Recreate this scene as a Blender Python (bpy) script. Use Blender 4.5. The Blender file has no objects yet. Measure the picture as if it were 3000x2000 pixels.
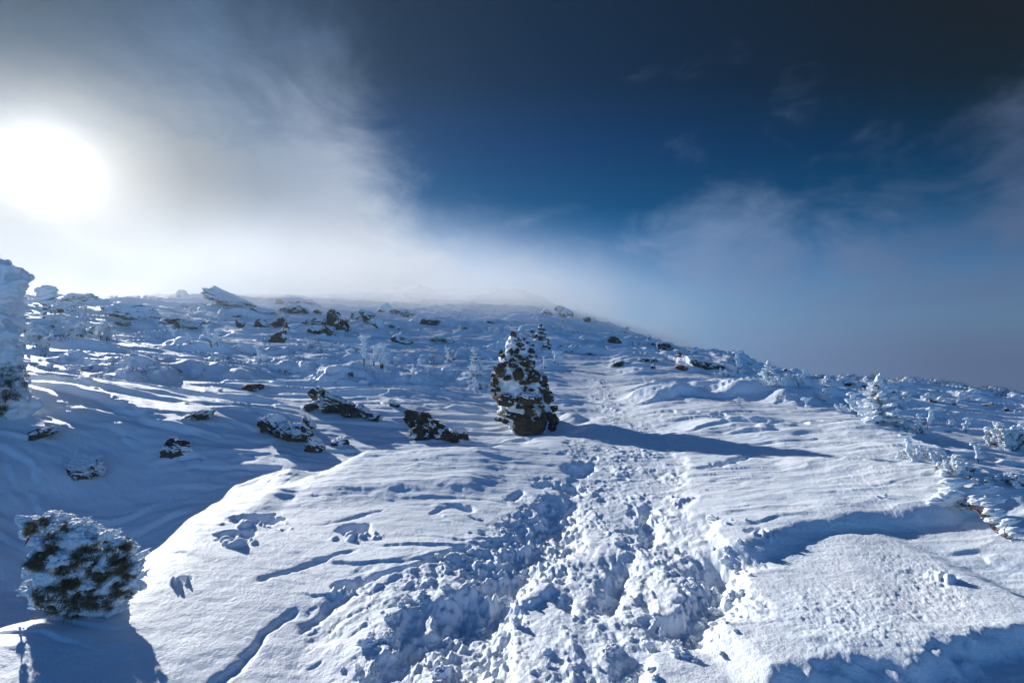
import bpy, math, random
import numpy as np

# ------------------------------------------------------------------ camera, world, sun
SC = bpy.context.scene
COL = SC.collection
R = math.radians
EYE = 1.6
PITCH = R(4.0)
FPX = 1333.0                      # focal length in pixels of the 3000 px wide photograph
SUN_U, SUN_V = 134.0, 440.0

cam_d = bpy.data.cameras.new('camera')
cam_d.sensor_width = 36.0
cam_d.lens = 36.0 * FPX / 3000.0
cam_d.clip_start = 0.05
cam_d.clip_end = 3000
cam = bpy.data.objects.new('camera', cam_d)
COL.objects.link(cam)
cam.location = (0, 0, EYE)
cam.rotation_euler = (R(90) + PITCH, 0, 0)
SC.camera = cam

def ray(u, v):
    """world direction of the photograph's pixel"""
    a, b = (u - 1500.0), (1000.0 - v)
    x = a
    y = FPX * math.cos(PITCH) - b * math.sin(PITCH)
    z = b * math.cos(PITCH) + FPX * math.sin(PITCH)
    n = math.sqrt(x * x + y * y + z * z)
    return x / n, y / n, z / n

def pq(u, v):
    x, y, z = ray(u, v)
    return x / y, z / y

sx, sy, sz = ray(SUN_U, SUN_V)
SUN_AZ = math.atan2(sx, sy)
SUN_EL = math.asin(sz)
sun_d = bpy.data.lights.new('sun', 'SUN')
sun_d.energy = 5.0
sun_d.angle = R(0.6)
sun_d.color = (1.0, 0.97, 0.92)
sun = bpy.data.objects.new('sun', sun_d)
COL.objects.link(sun)
sun.rotation_euler = (R(90) - SUN_EL, 0, -SUN_AZ + math.pi)   # -Z axis points away from the sun
sun.location = (-30, 30, 30)

vs = SC.view_settings
SC.display_settings.display_device = 'sRGB'
vs.view_transform = 'Standard'
vs.look = 'None'
vs.gamma = 1
vs.exposure = 0.55
SC.cycles.max_bounces = 6
SC.cycles.diffuse_bounces = 3
SC.cycles.volume_bounces = 1
SC.cycles.sample_clamp_indirect = 6

world = bpy.data.worlds.new('World')
SC.world = world
world.use_nodes = True
NT = world.node_tree
NT.nodes.clear()

class G:
    """small helper for wiring shader nodes"""
    def __init__(s, nt): s.nt = nt
    def n(s, t, **k):
        nd = s.nt.nodes.new(t)
        for a, b in k.items(): setattr(nd, a, b)
        return nd
    def put(s, sock, v):
        if isinstance(v, bpy.types.NodeSocket): s.nt.links.new(v, sock)
        elif v is not None: sock.default_value = v
    def m(s, op, a, b=None, c=None, clamp=False):
        nd = s.n('ShaderNodeMath', operation=op, use_clamp=clamp)
        for i, v in enumerate((a, b, c)): s.put(nd.inputs[i], v)
        return nd.outputs[0]
    def vm(s, op, a, b=None):
        nd = s.n('ShaderNodeVectorMath', operation=op)
        s.put(nd.inputs[0], a); s.put(nd.inputs[1], b)
        return nd.outputs['Value'] if op in ('DOT_PRODUCT', 'LENGTH') else nd.outputs[0]
    def mr(s, v, a, b, c=0.0, d=1.0, t='SMOOTHSTEP'):
        nd = s.n('ShaderNodeMapRange', interpolation_type=t)
        for i, q in enumerate((v, a, b, c, d)): s.put(nd.inputs[i], q)
        return nd.outputs[0]
    def mix(s, f, a, b, mode='MIX'):
        nd = s.n('ShaderNodeMix', data_type='RGBA', blend_type=mode)
        s.put(nd.inputs[0], f); s.put(nd.inputs[6], a); s.put(nd.inputs[7], b)
        return nd.outputs[2]
    def noise(s, vec, scale, detail=4, rough=.55, dist=0.0):
        nd = s.n('ShaderNodeTexNoise')
        s.put(nd.inputs['Vector'], vec); s.put(nd.inputs['Scale'], scale)
        s.put(nd.inputs['Detail'], detail); s.put(nd.inputs['Roughness'], rough)
        s.put(nd.inputs['Distortion'], dist)
        return nd.outputs[0]
    def curve(s, x, pts, lo, hi, vlo, vhi):
        t = s.mr(x, lo, hi, t='LINEAR')
        nd = s.n('ShaderNodeFloatCurve')
        s.put(nd.inputs['Value'], t)
        c = nd.mapping.curves[0]
        P = [((a - lo) / (hi - lo), (b - vlo) / (vhi - vlo)) for a, b in pts]
        while len(c.points) < len(P): c.points.new(0.5, 0.5)
        for q, (a, b) in zip(c.points, sorted(P)): q.location = (a, b)
        nd.mapping.update()
        return s.m('MULTIPLY_ADD', nd.outputs[0], vhi - vlo, vlo)

def lin(r, g, b):
    f = lambda c: ((c / 255 + .055) / 1.055) ** 2.4 if c > 10 else c / 255 / 12.92
    return (f(r), f(g), f(b), 1)

g = G(NT)
EXPO = 2 ** vs.exposure
tc = g.n('ShaderNodeTexCoord').outputs['Generated']
dirv = g.vm('NORMALIZE', tc)
sep = g.n('ShaderNodeSeparateXYZ'); g.put(sep.inputs[0], dirv)
X, Y, Z = sep.outputs
Yc = g.m('MAXIMUM', Y, 0.22)
P_ = g.m('DIVIDE', X, Yc)
Q_ = g.m('DIVIDE', Z, Yc)
# clear sky
sky = g.n('ShaderNodeTexSky', sky_type='NISHITA')
sky.sun_disc = False
sky.sun_elevation = SUN_EL
sky.sun_rotation = SUN_AZ
sky.altitude = 1400
sky.air_density = 1.0
sky.dust_density = 0.3
sky.ozone_density = 2.0
cz = g.n('ShaderNodeCombineXYZ'); g.put(cz.inputs[0], X); g.put(cz.inputs[1], Y); g.put(cz.inputs[2], g.m('MAXIMUM', Z, 0.03))
g.put(sky.inputs[0], cz.outputs[0])
skc = g.vm('SCALE', sky.outputs[0]); skc.node.inputs['Scale'].default_value = 0.085
# deep polarised blue: the clear sky ahead darkens with height and away from the sun
def ramp(x, pts):
    nd = g.n('ShaderNodeValToRGB'); g.put(nd.inputs[0], x)
    e = nd.color_ramp.elements
    e[0].position, e[0].color = pts[0][0], tuple(pts[0][1]) + (1,)
    e[1].position, e[1].color = pts[-1][0], tuple(pts[-1][1]) + (1,)
    for p, c in pts[1:-1]:
        q = e.new(p); q.color = tuple(c) + (1,)
    return nd.outputs[0]
tint = ramp(Q_, [(.02, (.35, .70, .85)), (.2, (.24, .56, .76)), (.27, (.07, .40, .62)), (.38, (.0, .23, .39)), (.52, (.0, .15, .30)), (.68, (.02, .10, .17)), (.9, (.04, .105, .15)), (1.0, (.04, .09, .13))])
side = g.m('MULTIPLY', g.mr(P_, .1, 1.25), g.mr(Q_, .25, .8))
tint = g.mix(side, tint, g.mix(1.0, tint, (2.4, .72, .40, 1), 'MULTIPLY'))
clear = g.mix(1.0, skc, tint, 'MULTIPLY')
BACK_FILL = (.24, .59, .98, 1)  # unseen sky behind the camera, brightened as added blue fill for shaded snow
clear = g.mix(g.mr(Y, .22, -.15), clear, g.mix(1.0, skc, BACK_FILL, 'MULTIPLY'))
# clouds: two soft banks laid out over the sky, frayed by noise
st = g.vm('MULTIPLY', dirv, (1.0, 1.0, 1.5))
dg_ = g.n('ShaderNodeMapping'); dg_.inputs['Rotation'].default_value = (0, R(38), 0); dg_.inputs['Scale'].default_value = (.8, 1.0, 1.5); g.put(dg_.inputs[0], dirv)
st = dg_.outputs[0]
n1 = g.noise(st, 2.8, 8, .60, .25)
n2 = g.noise(g.vm('ADD', st, (4.2, 1.3, .7)), 6.0, 8, .62, .9)
nn = g.m('ADD', g.m('MULTIPLY', g.m('SUBTRACT', n1, .5), 1.7), g.m('MULTIPLY', g.m('SUBTRACT', n2, .5), .9))
L = [pq(*c) for c in ((0, -150), (600, 0), (1000, 200), (1120, 420), (1260, 600), (1480, 740), (1800, 870), (2300, 1090), (3000, 1250))]
qb = g.curve(P_, L, -1.2, 1.2, -.3, 1.2)
s1 = g.m('SUBTRACT', qb, Q_)
s1 = g.m('ADD', s1, g.m('MULTIPLY', nn, .50))
wid = g.mr(Q_, .1, .8, .20, .62, 'LINEAR')
fogL = g.mr(g.m('DIVIDE', s1, wid), -.35, 1.0)
Rr = [pq(*c) for c in ((0, 1200), (1500, 950), (1750, 800), (2000, 640), (2180, 500), (2400, 480), (2650, 520), (2850, 440), (3000, 360))]
qr = g.curve(P_, Rr, -1.2, 1.2, -.3, 1.2)
s2 = g.m('ADD', g.m('SUBTRACT', qr, Q_), g.m('MULTIPLY', nn, .95))
fogR = g.mr(s2, -.18, .48)
low = g.mr(Q_, .36, .02)
fogR = g.m('MAXIMUM', g.m('MULTIPLY', fogR, .8), g.m('MULTIPLY', low, g.mr(P_, -.1, .55)))
# brightness of the cloud follows the angle from the sun
dsun = g.vm('DOT_PRODUCT', dirv, ray(136, 485))
ang = g.m('ARCCOSINE', g.m('MINIMUM', dsun, .99999))
def cc(r, gg, b, k=1.0):
    c = lin(r, gg, b); return (c[0] * k / EXPO, c[1] * k / EXPO, c[2] * k / EXPO, 1)
rampn = g.n('ShaderNodeValToRGB')
g.put(rampn.inputs[0], g.m('DIVIDE', ang, R(100)))
E = rampn.color_ramp.elements
E[0].position = 0.0; E[0].color = cc(205, 203, 200)
E[1].position = 1.0; E[1].color = cc(70, 80, 105)
for p, c in ((.05, (178, 177, 177)), (.10, (142, 144, 150)), (.16, (132, 144, 162)), (.22, (156, 167, 187)), (.30, (178, 189, 207)), (.5, (160, 177, 202)), (.75, (108, 126, 156))):
    e = E.new(p); e.color = cc(*c)
cloud = rampn.outputs[0]
# the fog bank thickens and whitens towards the ridge
cloud = g.mix(g.m('MULTIPLY', g.mr(g.m('ADD', Q_, g.m('MULTIPLY', nn, .25)), .40, .12), g.mr(P_, .35, -.15)), cloud, cc(120, 126, 136))
cloud = g.mix(g.mr(Q_, .50, .90), cloud, g.mix(g.mr(P_, -1.15, -.6), cc(18, 34, 62), cc(98, 132, 178)))
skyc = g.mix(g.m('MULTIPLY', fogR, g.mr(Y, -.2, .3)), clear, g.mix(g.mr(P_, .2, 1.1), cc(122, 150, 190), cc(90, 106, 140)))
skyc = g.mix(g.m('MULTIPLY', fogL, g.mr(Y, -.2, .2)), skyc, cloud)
# the sun behind thin cloud
glow = g.m('MULTIPLY', g.m('POWER', g.m('ADD', g.m('POWER', g.m('DIVIDE', ang, R(2.1)), 2.0), 1.0), -1.35), 1.55)
gl = g.vm('SCALE', (1.0, .98, .95)); g.put(gl.node.inputs['Scale'], glow)
skyc = g.vm('ADD', skyc, gl)
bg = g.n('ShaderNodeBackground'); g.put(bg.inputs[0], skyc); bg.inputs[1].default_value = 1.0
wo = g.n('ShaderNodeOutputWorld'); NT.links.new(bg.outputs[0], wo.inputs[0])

# ------------------------------------------------------------------ noise
_rs = np.random.RandomState(7)
_perm = _rs.permutation(512).astype(np.int64)
_g3 = _rs.normal(size=(512, 3)); _g3 /= np.linalg.norm(_g3, axis=1)[:, None]

def perlin(x, y, z=0.0, seed=0):
    x = np.asarray(x, float); y = np.asarray(y, float); z = np.broadcast_to(np.asarray(z, float), x.shape)
    xi = np.floor(x).astype(np.int64); yi = np.floor(y).astype(np.int64); zi = np.floor(z).astype(np.int64)
    fx, fy, fz = x - xi, y - yi, z - zi
    w = lambda t: t * t * t * (t * (t * 6 - 15) + 10)
    wx, wy, wz = w(fx), w(fy), w(fz)
    def gr(i, j, k):
        h = _perm[(_perm[(_perm[(xi + i + seed * 17) & 511] + yi + j) & 511] + zi + k) & 511]
        q = _g3[h]
        return q[..., 0] * (fx - i) + q[..., 1] * (fy - j) + q[..., 2] * (fz - k)
    out = 0
    for k, kz in ((0, 1 - wz), (1, wz)):
        if k == 1 and not np.any(fz): continue
        a = gr(0, 0, k) * (1 - wx) + gr(1, 0, k) * wx
        b = gr(0, 1, k) * (1 - wx) + gr(1, 1, k) * wx
        out = out + kz * (a * (1 - wy) + b * wy)
    return out * 1.5

def fbm(x, y, z=0.0, o=4, seed=0, gain=.5):
    t = 0; a = 1.0; f = 1.0
    for i in range(o):
        t = t + a * perlin(x * f, y * f, np.asarray(z) * f, seed + i); a *= gain; f *= 2.03
    return t

def cell_bumps(x, y, size, seed=0, keep=1.0):
    """rounded clumps: height 0..1 of the tallest bump covering each point"""
    gx, gy = x / size, y / size
    xi = np.floor(gx).astype(np.int64); yi = np.floor(gy).astype(np.int64)
    out = np.zeros_like(gx)
    rs = np.random.RandomState(seed)
    T = rs.rand(4096, 4)
    for i in (-1, 0, 1):
        for j in (-1, 0, 1):
            cx, cy = xi + i, yi + j
            h = (cx * 73856093 ^ cy * 19349663 ^ (seed * 83492791)) & 4095
            t = T[h]
            px, py = cx + t[:, 0], cy + t[:, 1]
            r = .35 + .55 * t[:, 2] ** 2
            d = np.hypot(gx - px, gy - py) / r
            hh = np.sqrt(np.clip(1 - d * d, 0, 1)) * r * (t[:, 3] < keep)
            out = np.maximum(out, hh)
    return out

def sst(x, a, b):
    t = np.clip((x - a) / (b - a), 0, 1); return t * t * (3 - 2 * t)

# ------------------------------------------------------------------ base terrain from a table of heights by bearing and distance
DR = np.array([0, 2.5, 4, 5, 6, 7, 8.5, 10, 12, 15, 20, 28, 38, 50, 65, 85, 110, 140, 180, 240.])
# a number above 100 is the picture height at which the surface stands at that distance, otherwise metres
TAB = {
 -900: [0, 0, 0, -.3, -.9, -1.3, -1.3, -.7, .5, 1.6, 2.4, 3.0, 5.2, 8, 10.5, 11.5, 12, 12, 6, -10],
 0:    [-.2, -.16, -.05, -.3, -.9, -1.3, -1.3, -.65, .5, 1.35, 1095, 1020, 950, 903, 874, 884, 905, 930, 990, 1060],
 300:  [-.2, -.16, -.05, -.2, -.85, -1.2, -1.15, -.5, .62, 1.25, 1105, 1030, 955, 905, 878, 880, 895, 920, 980, 1050],
 600:  [-.2, -.16, -.02, .04, .02, -.45, -.5, .0, .8, 1165, 1105, 1025, 960, 914, 884, 870, 872, 885, 950, 1050],
 900:  [-.2, -.16, -.01, .08, .13, .08, -.12, .2, .62, 1165, 1095, 1015, 955, 918, 892, 876, 867, 863, 900, 1050],
 1200: [0, 0, .05, .12, .2, .3, .08, .18, .72, 1150, 1085, 1015, 965, 930, 905, 882, 864, 851, 880, 1050],
 1500: [0, 0, .05, .12, .22, .36, .14, 1265, 1205, 1150, 1085, 1020, 968, 932, 907, 883, 862, 848, 880, 1050],
 1800: [0, 0, .05, .12, .22, .33, .43, 1243, 1200, 1145, 1088, 1035, 1000, 980, 968, 962, 985, 1010, 1080, 1200],
 2100: [0, 0, .05, .14, .24, .34, .45, 1240, 1195, 1150, 1108, 1078, 1062, 1055, 1068, 1090, 1120, 1160, 1200, 1260],
 2400: [0, 0, .05, .15, .25, .35, .46, 1250, 1215, 1180, 1155, 1138, 1130, 1142, 1165, 1190, 1220, 1250, 1300, 1360],
 2700: [0, 0, .02, .1, .2, .3, 1325, 1290, 1250, 1218, 1187, 1162, 1147, 1160, 1190, 1220, 1250, 1290, 1340, 1400],
 3000: [0, 0, 0, .08, .18, .28, .4, 1335, 1300, 1270, 1240, 1212, 1200, 1220, 1250, 1290, 1330, 1370, 1420, 1500],
 3900: [0, 0, 0, .05, .12, .2, .28, .34, .4, .4, .2, -.5, -2, -5, -10, -16, -25, -38, -55, -80],
}
cols = sorted(TAB)
AZC = np.array([math.atan((u - 1500) / FPX) for u in cols])
ZT = np.zeros((len(cols), len(DR)))
for i, u in enumerate(cols):
    for j, d in enumerate(DR):
        t = TAB[u][j]
        if t > 100:
            x, y, z = ray(u, t); t = EYE + d * z / math.hypot(x, y)
        ZT[i, j] = t
ZT[:, -4:] -= np.array([0, 1, 4, 10])

def pchip(xk, yk, x):
    """monotone cubic through (xk, yk[..., k]) at x; yk has shape (m, k) -> (m, n)"""
    h = np.diff(xk); d = np.diff(yk, axis=-1) / h
    m = np.zeros_like(yk)
    w1 = 2 * h[1:] + h[:-1]; w2 = h[1:] + 2 * h[:-1]
    a, b = d[..., :-1], d[..., 1:]
    with np.errstate(divide='ignore', invalid='ignore'):
        mm = (w1 + w2) / (w1 / a + w2 / b)
    m[..., 1:-1] = np.where(a * b > 0, mm, 0)
    m[..., 0] = d[..., 0]; m[..., -1] = d[..., -1]
    k = np.clip(np.searchsorted(xk, x) - 1, 0, len(xk) - 2)
    t = np.clip((x - xk[k]) / h[k], 0, 1)
    y0, y1, m0, m1, hh = yk[..., k], yk[..., k + 1], m[..., k], m[..., k + 1], h[k]
    return (1 + 2 * t) * (1 - t) ** 2 * y0 + t * (1 - t) ** 2 * hh * m0 + t * t * (3 - 2 * t) * y1 + t * t * (t - 1) * hh * m1

# polar grid (fine where the picture looks, coarse behind)
NF = 1500
az_f = np.arctan(np.linspace(-1.36, 1.36, NF))
az_b = np.linspace(az_f[-1], 2 * math.pi + az_f[0], 90)[1:]     # last one closes on the first
AZ = np.concatenate([az_f, az_b[:-1]])
dd = [0.12]
while dd[-1] < 1.3: dd.append(dd[-1] * 1.06)
while dd[-1] < 2.4: dd.append(dd[-1] * 1.008)
while dd[-1] < 12: dd.append(dd[-1] * 1.0036)
while dd[-1] < 90: dd.append(dd[-1] * 1.0042)
while dd[-1] < 205: dd.append(dd[-1] * 1.010)
DD = np.array(dd)
DD[-1] = 205
azm = (AZ + math.pi) % (2 * math.pi) - math.pi
azq = np.clip(azm, AZC[0], AZC[-1])
lr = np.log(DR + 2.0)
Z1 = pchip(lr, ZT, np.log(DD + 2.0))                 # (cols, nd)
Z2 = pchip(AZC, np.ascontiguousarray(Z1.T), azq)     # (nd, naz)
back = sst(np.abs(azm), R(60), R(110))
ZB = Z2 * (1 - back)[None, :] + (-.10 * DD)[:, None] * back[None, :]
A2, D2 = np.meshgrid(AZ, DD)
WX = np.sin(A2) * D2; WY = np.cos(A2) * D2

def project(x, y, z):
    c, s = math.cos(PITCH), math.sin(PITCH)
    dz = z - EYE
    f = y * c + dz * s
    w = dz * c - y * s
    f = np.where(f > .05, f, .05)
    return 1500 + FPX * x / f, 1000 - FPX * w / f

NFI = NF
def col_of(az):
    return (math.tan(az) + 1.36) / 2.72 * (NF - 1)
def hit(u, v, H, dmin=1.0, ext=0.0):
    """where the line of sight through pixel (u, v) meets the surface H -> x, y, z"""
    x, y, z = ray(u, v)
    az = math.atan2(x, y); t = z / math.hypot(x, y)
    c = min(max(col_of(az), 0), NF - 1.001); i = int(c); f = c - i
    h = H[:, i] * (1 - f) + H[:, i + 1] * f
    e = EYE + t * DD
    below = (h + ext >= e) & (DD > dmin)
    if not below.any():
        k = int(np.argmax(np.where(DD > dmin, (h - EYE) / DD, -9)))
    else:
        k = int(np.argmax(below))
    d = DD[k]
    if below.any() and k > 0:
        a0 = (h[k - 1] - e[k - 1]); a1 = h[k] - e[k]
        s = -a0 / (a1 - a0) if a1 != a0 else 1
        d = DD[k - 1] + (DD[k] - DD[k - 1]) * min(max(s, 0), 1)
    return math.sin(az) * d, math.cos(az) * d, float(np.interp(d, DD, h))
def hz(x, y, H):
    az = math.atan2(x, y); d = math.hypot(x, y)
    c = min(max(col_of(az), 0), NF - 1.001); i = int(c); f = c - i
    return float(np.interp(d, DD, H[:, i]) * (1 - f) + np.interp(d, DD, H[:, i + 1]) * f)

HB = ZB.copy()
HPL = np.interp(D2, [0, 2.5, 12, 30], [0, 0, .45, .6])
PU, PV = project(WX, WY, HB)
FR = (WY > .3)

def seg_dist(px, py, pts):
    """signed distance to a polyline (left of travel = +) and arc parameter 0..1"""
    pts = np.array(pts, float)
    best = np.full(px.shape, 1e9); sg = np.zeros(px.shape); par = np.zeros(px.shape); bc = np.zeros(px.shape)
    L = np.hypot(*np.diff(pts, axis=0).T); T = L.sum(); acc = 0
    for k in range(len(pts) - 1):
        a, b = pts[k], pts[k + 1]
        ab = b - a; l2 = (ab ** 2).sum()
        t = ((px - a[0]) * ab[0] + (py - a[1]) * ab[1]) / l2
        tc_ = np.clip(t, 0, 1)
        dx = px - (a[0] + tc_ * ab[0]); dy = py - (a[1] + tc_ * ab[1])
        d = np.hypot(dx, dy)
        cr = ab[0] * (py - a[1]) - ab[1] * (px - a[0])
        cn = np.abs(cr) / math.sqrt(l2)
        m = (d < best - 1e-6) | ((np.abs(d - best) <= 1e-6) & (cn > bc))
        bc = np.where(m, cn, bc)
        best = np.where(m, d, best); sg = np.where(m, np.sign(cr), sg); par = np.where(m, (acc + tc_ * L[k]) / T, par)
        acc += L[k]
    return best * sg, par

def smooth_poly(pts, n=6):
    pts = np.array(pts, float)
    out = []
    for i in range(len(pts) - 1):
        p0 = pts[max(i - 1, 0)]; p1 = pts[i]; p2 = pts[i + 1]; p3 = pts[min(i + 2, len(pts) - 1)]
        for t in np.linspace(0, 1, n, endpoint=False):
            out.append(.5 * ((2 * p1) + (-p0 + p2) * t + (2 * p0 - 5 * p1 + 4 * p2 - p3) * t * t + (-p0 + 3 * p1 - 3 * p2 + p3) * t ** 3))
    out.append(pts[-1])
    return np.array(out)

def drift(H, pix, h, gentle, drop, side=1, rough=.03, fade=.18, seed=0, base=None):
    """wind drift along a crest: 'gentle' metres of slope on one side, steep lee over 'drop' metres on the other.
    side=+1: the gentle slope lies to the left of travel"""
    pts = [hit(u, v, HB if base is None else base)[:2] for u, v in pix]
    pts = smooth_poly(pts)
    lo = pts.min(0) - gentle * 2.5 - .5; hi = pts.max(0) + gentle * 2.5 + .5
    m = (WX > lo[0]) & (WX < hi[0]) & (WY > lo[1]) & (WY < hi[1]) & FR
    x, y = WX[m], WY[m]
    wob = fbm(x * 1.6, y * 1.6, 0, 3, seed + 40) * rough * 2 + fbm(x * 9, y * 9, 0, 2, seed + 50) * rough * .5
    s, par = seg_dist(x, y, pts)
    s = s * side + wob
    f = sst(par, 0, fade) * sst(par, 1.0, 1 - fade)
    g_ = np.exp(-(np.clip(s, 0, None) / gentle) ** 1.4)
    l_ = 1 - sst(-s, 0, drop)
    H[m] += h * f * np.where(s > 0, g_, l_) * (1 + .35 * fbm(x * .9, y * .9, 0, 2, seed + 60))

def trough(H, pix, depth, w, seed=0, fade=.12, rough=.1):
    pts = smooth_poly([hit(u, v, HPL)[:2] for u, v in pix])
    lo = pts.min(0) - w * 3; hi = pts.max(0) + w * 3
    m = (WX > lo[0]) & (WX < hi[0]) & (WY > lo[1]) & (WY < hi[1]) & FR
    x, y = WX[m], WY[m]
    s, par = seg_dist(x, y, pts)
    s = np.abs(s + fbm(x * 3, y * 3, 0, 3, seed + 3) * w * rough * 3 + fbm(x * 14, y * 14, 0, 3, seed + 4) * w * .45) / w
    s = s / np.clip(1 + .9 * fbm(x * 2.5, y * 2.5, 0, 2, seed + 5), .35, 2)
    f = sst(par, 0, fade) * sst(par, 1.0, 1 - fade)
    H[m] -= depth * f * np.exp(-s ** 2)

def inpoly(u, v, poly):
    """soft signed inside distance in picture pixels"""
    pl = list(poly) + [poly[0]]
    d, _ = seg_dist(u, v, pl)
    ins = np.zeros(u.shape, bool)
    for k in range(len(pl) - 1):
        (x1, y1), (x2, y2) = pl[k], pl[k + 1]
        if y1 == y2: continue
        c = ((y1 > v) != (y2 > v)) & (u < (x2 - x1) * (v - y1) / (y2 - y1) + x1)
        ins ^= c
    return np.where(ins, np.abs(d), -np.abs(d))

H = HB.copy()
near = np.exp(-D2 / 14.0)
# broad undulation and hummocks growing with distance
far = sst(D2, 9, 45)
hum = fbm(WX * .10, WY * .15, 0, 2, 3)
H += FR * far * hum * .45
H += FR * sst(D2, 12, 40) * np.clip(fbm(WX * .25, WY * .55, 0, 2, 13) - .15, 0, 1) * .5
H += FR * sst(D2, 7, 14) * fbm(WX * .30, WY * .7, 0, 2, 23) * .08
H += sst(D2, 60, 120) * fbm(WX * .05, WY * .07, 0, 4, 33) * 1.0 * FR

# ---- large drifts near the viewer (picture lines are taken from the photograph, then become real ridges)
drift(H, [(-900, 2100), (-300, 1900), (0, 1815), (200, 1780), (330, 1700), (392, 1640), (440, 1560), (462, 1548), (520, 1520), (612, 1462), (640, 1448), (760, 1450), (880, 1452)], .10, .9, .26, side=-1, rough=.05, fade=.08, seed=1, base=HPL)
drift(H, [(600, 1470), (640, 1420), (690, 1352), (720, 1346), (850, 1345), (960, 1352)], .22, .55, .25, side=-1, rough=.05, seed=2, base=HPL)
drift(H, [(800, 1462), (900, 1420), (1060, 1352), (1100, 1340)], .07, .45, .3, side=-1, rough=.04, fade=.2, seed=30, base=HPL)
drift(H, [(1000, 1355), (1200, 1362), (1400, 1368), (1500, 1345), (1590, 1318), (1700, 1300)], .12, 1.0, .45, side=-1, rough=.05, fade=.1, seed=3, base=HPL)
drift(H, [(700, 1452), (900, 1452), (1200, 1440), (1500, 1432)], .07, .9, .5, side=1, rough=.04, seed=4, base=HPL)
drift(H, [(2330, 1384), (2500, 1392), (2780, 1421), (3000, 1430), (3150, 1440)], .08, 1.0, .45, side=-1, rough=.06, fade=.38, seed=5)
drift(H, [(2050, 1660), (2200, 1612), (2350, 1560), (2500, 1535), (2700, 1525), (2780, 1500), (2900, 1470), (3100, 1500)], .10, 1.0, .22, side=1, rough=.02, fade=.14, seed=6)
drift(H, [(2150, 2010), (2350, 1985), (2600, 1935), (2800, 1900), (3000, 1862), (3200, 1830)], .09, .9, .20, side=1, rough=.08, fade=.1, seed=7)
drift(H, [(2280, 1385), (2420, 1372), (2560, 1352), (2700, 1330)], .05, .6, .4, side=1, rough=.03, seed=8)
drift(H, [(1990, 1240), (2200, 1262), (2450, 1275), (2640, 1272), (2760, 1300)], .17, 1.5, .6, side=-1, rough=.08, seed=9)
drift(H, [(1500, 1340), (1660, 1300), (1760, 1262), (1800, 1240)], .10, 1.0, .5, side=-1, rough=.05, seed=10, base=HPL)
# middle distance crests
drift(H, [(280, 1112), (420, 1122), (545, 1100), (640, 1112), (760, 1128)], .35, 2.0, .7, side=1, rough=.07, seed=11)
drift(H, [(160, 1060), (250, 1085), (400, 1112), (520, 1110)], .3, 1.6, .7, side=1, rough=.07, seed=12)
drift(H, [(690, 1085), (820, 1092), (960, 1120), (1040, 1142)], .35, 2.0, .7, side=1, rough=.1, seed=13)
drift(H, [(1040, 1145), (1080, 1118), (1200, 1128), (1330, 1120), (1420, 1145)], .42, 1.6, .8, side=1, rough=.08, seed=14)
drift(H, [(1800, 1165), (1960, 1172), (2080, 1160), (2230, 1180)], .22, 1.8, .7, side=1, rough=.07, seed=15)
drift(H, [(1950, 1085), (2100, 1100), (2180, 1092), (2300, 1115), (2420, 1130)], .45, 3.0, 1.4, side=1, rough=.09, seed=16)
drift(H, [(2230, 1185), (2420, 1182), (2600, 1192), (2760, 1215)], .35, 1.6, .8, side=1, rough=.07, seed=17)
drift(H, [(880, 1075), (1000, 1060), (1170, 1068), (1350, 1062)], .35, 2.2, .8, side=1, rough=.1, seed=18)
# hollow around the cairn foot and the wind scoop on its right
cx, cy, czz = hit(1560, 1280, HB)
rr = np.hypot((WX - cx), (WY - cy) * 1.1)
H -= .05 * np.exp(-(rr / 1.3) ** 2)
cx, cy, czz = hit(1672, 1235, HB)
H += .20 * np.exp(-(((WX - cx) / .30) ** 2 + ((WY - cy) / .42) ** 2)) * (1 + .2 * fbm(WX * 3, WY * 3, 0, 2, 77))
cx, cy, czz = hit(1662, 1272, HB)
H -= .16 * np.exp(-(((WX - cx) / .26) ** 2 + ((WY - cy) / .22) ** 2))

# ---- wind-cut sastrugi: steep side faces the viewer, the backs slope off towards the sun
def sastrugi(lam, stretch, amp, seed, cut=.0):
    w = fbm(WX / (lam * stretch), WY / (lam * 2.2), 0, 4, seed)
    ph = WY / lam + w * 1.25 + fbm(WX / lam * 1.7, WY / lam * 1.7, 0, 2, seed + 9) * .10 + WX / (lam * 9.0)
    s = ph - np.floor(ph)
    saw = np.where(s < .13, sst(s, 0, .13), 1 - np.clip((s - .13) / .87, 0, 1) ** 1.3 )
    mask = np.clip(fbm(WX / (lam * stretch * .8), WY / (lam * 1.6), 0, 3, seed + 5) * 1.6 + .62 - cut, 0, 1)
    return amp * saw * mask
trailzone = inpoly(PU, PV, [(1290, 2080), (1560, 1700), (1640, 1480), (1660, 1400), (1640, 1300), (1760, 1240), (1690, 1140), (1660, 1080), (1780, 1075), (1830, 1150), (1900, 1220), (2000, 1290), (2020, 1400), (2050, 1500), (2150, 1660), (2080, 1800), (1960, 1920), (1850, 2080)])
offtrail = sst(trailzone, 25, -60)
H += FR * sastrugi(.55, 5.5, .075, 61, .25) * sst(D2, 6, 10) * sst(D2, 22, 12) * offtrail
H += FR * sastrugi(1.1, 8.0, .20, 71, .05) * sst(D2, 9, 15) * sst(D2, 70, 35) * offtrail
H += FR * sastrugi(2.6, 7.0, .46, 81, .0) * sst(D2, 15, 28) * offtrail
H += FR * sastrugi(.16, 9.0, .005, 91, .5) * sst(D2, 12, 5)
H += FR * sastrugi(.34, 6.0, .020, 95, .58) * sst(D2, 1.5, 3.5) * sst(D2, 14, 7) * offtrail
# striations on the shaded bank and on the right-hand slope
H += FR * .018 * (1 - np.abs(fbm(WX * .8, WY * 3.2, 0, 4, 101))) ** 3 * sst(D2, 4, 7)
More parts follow.
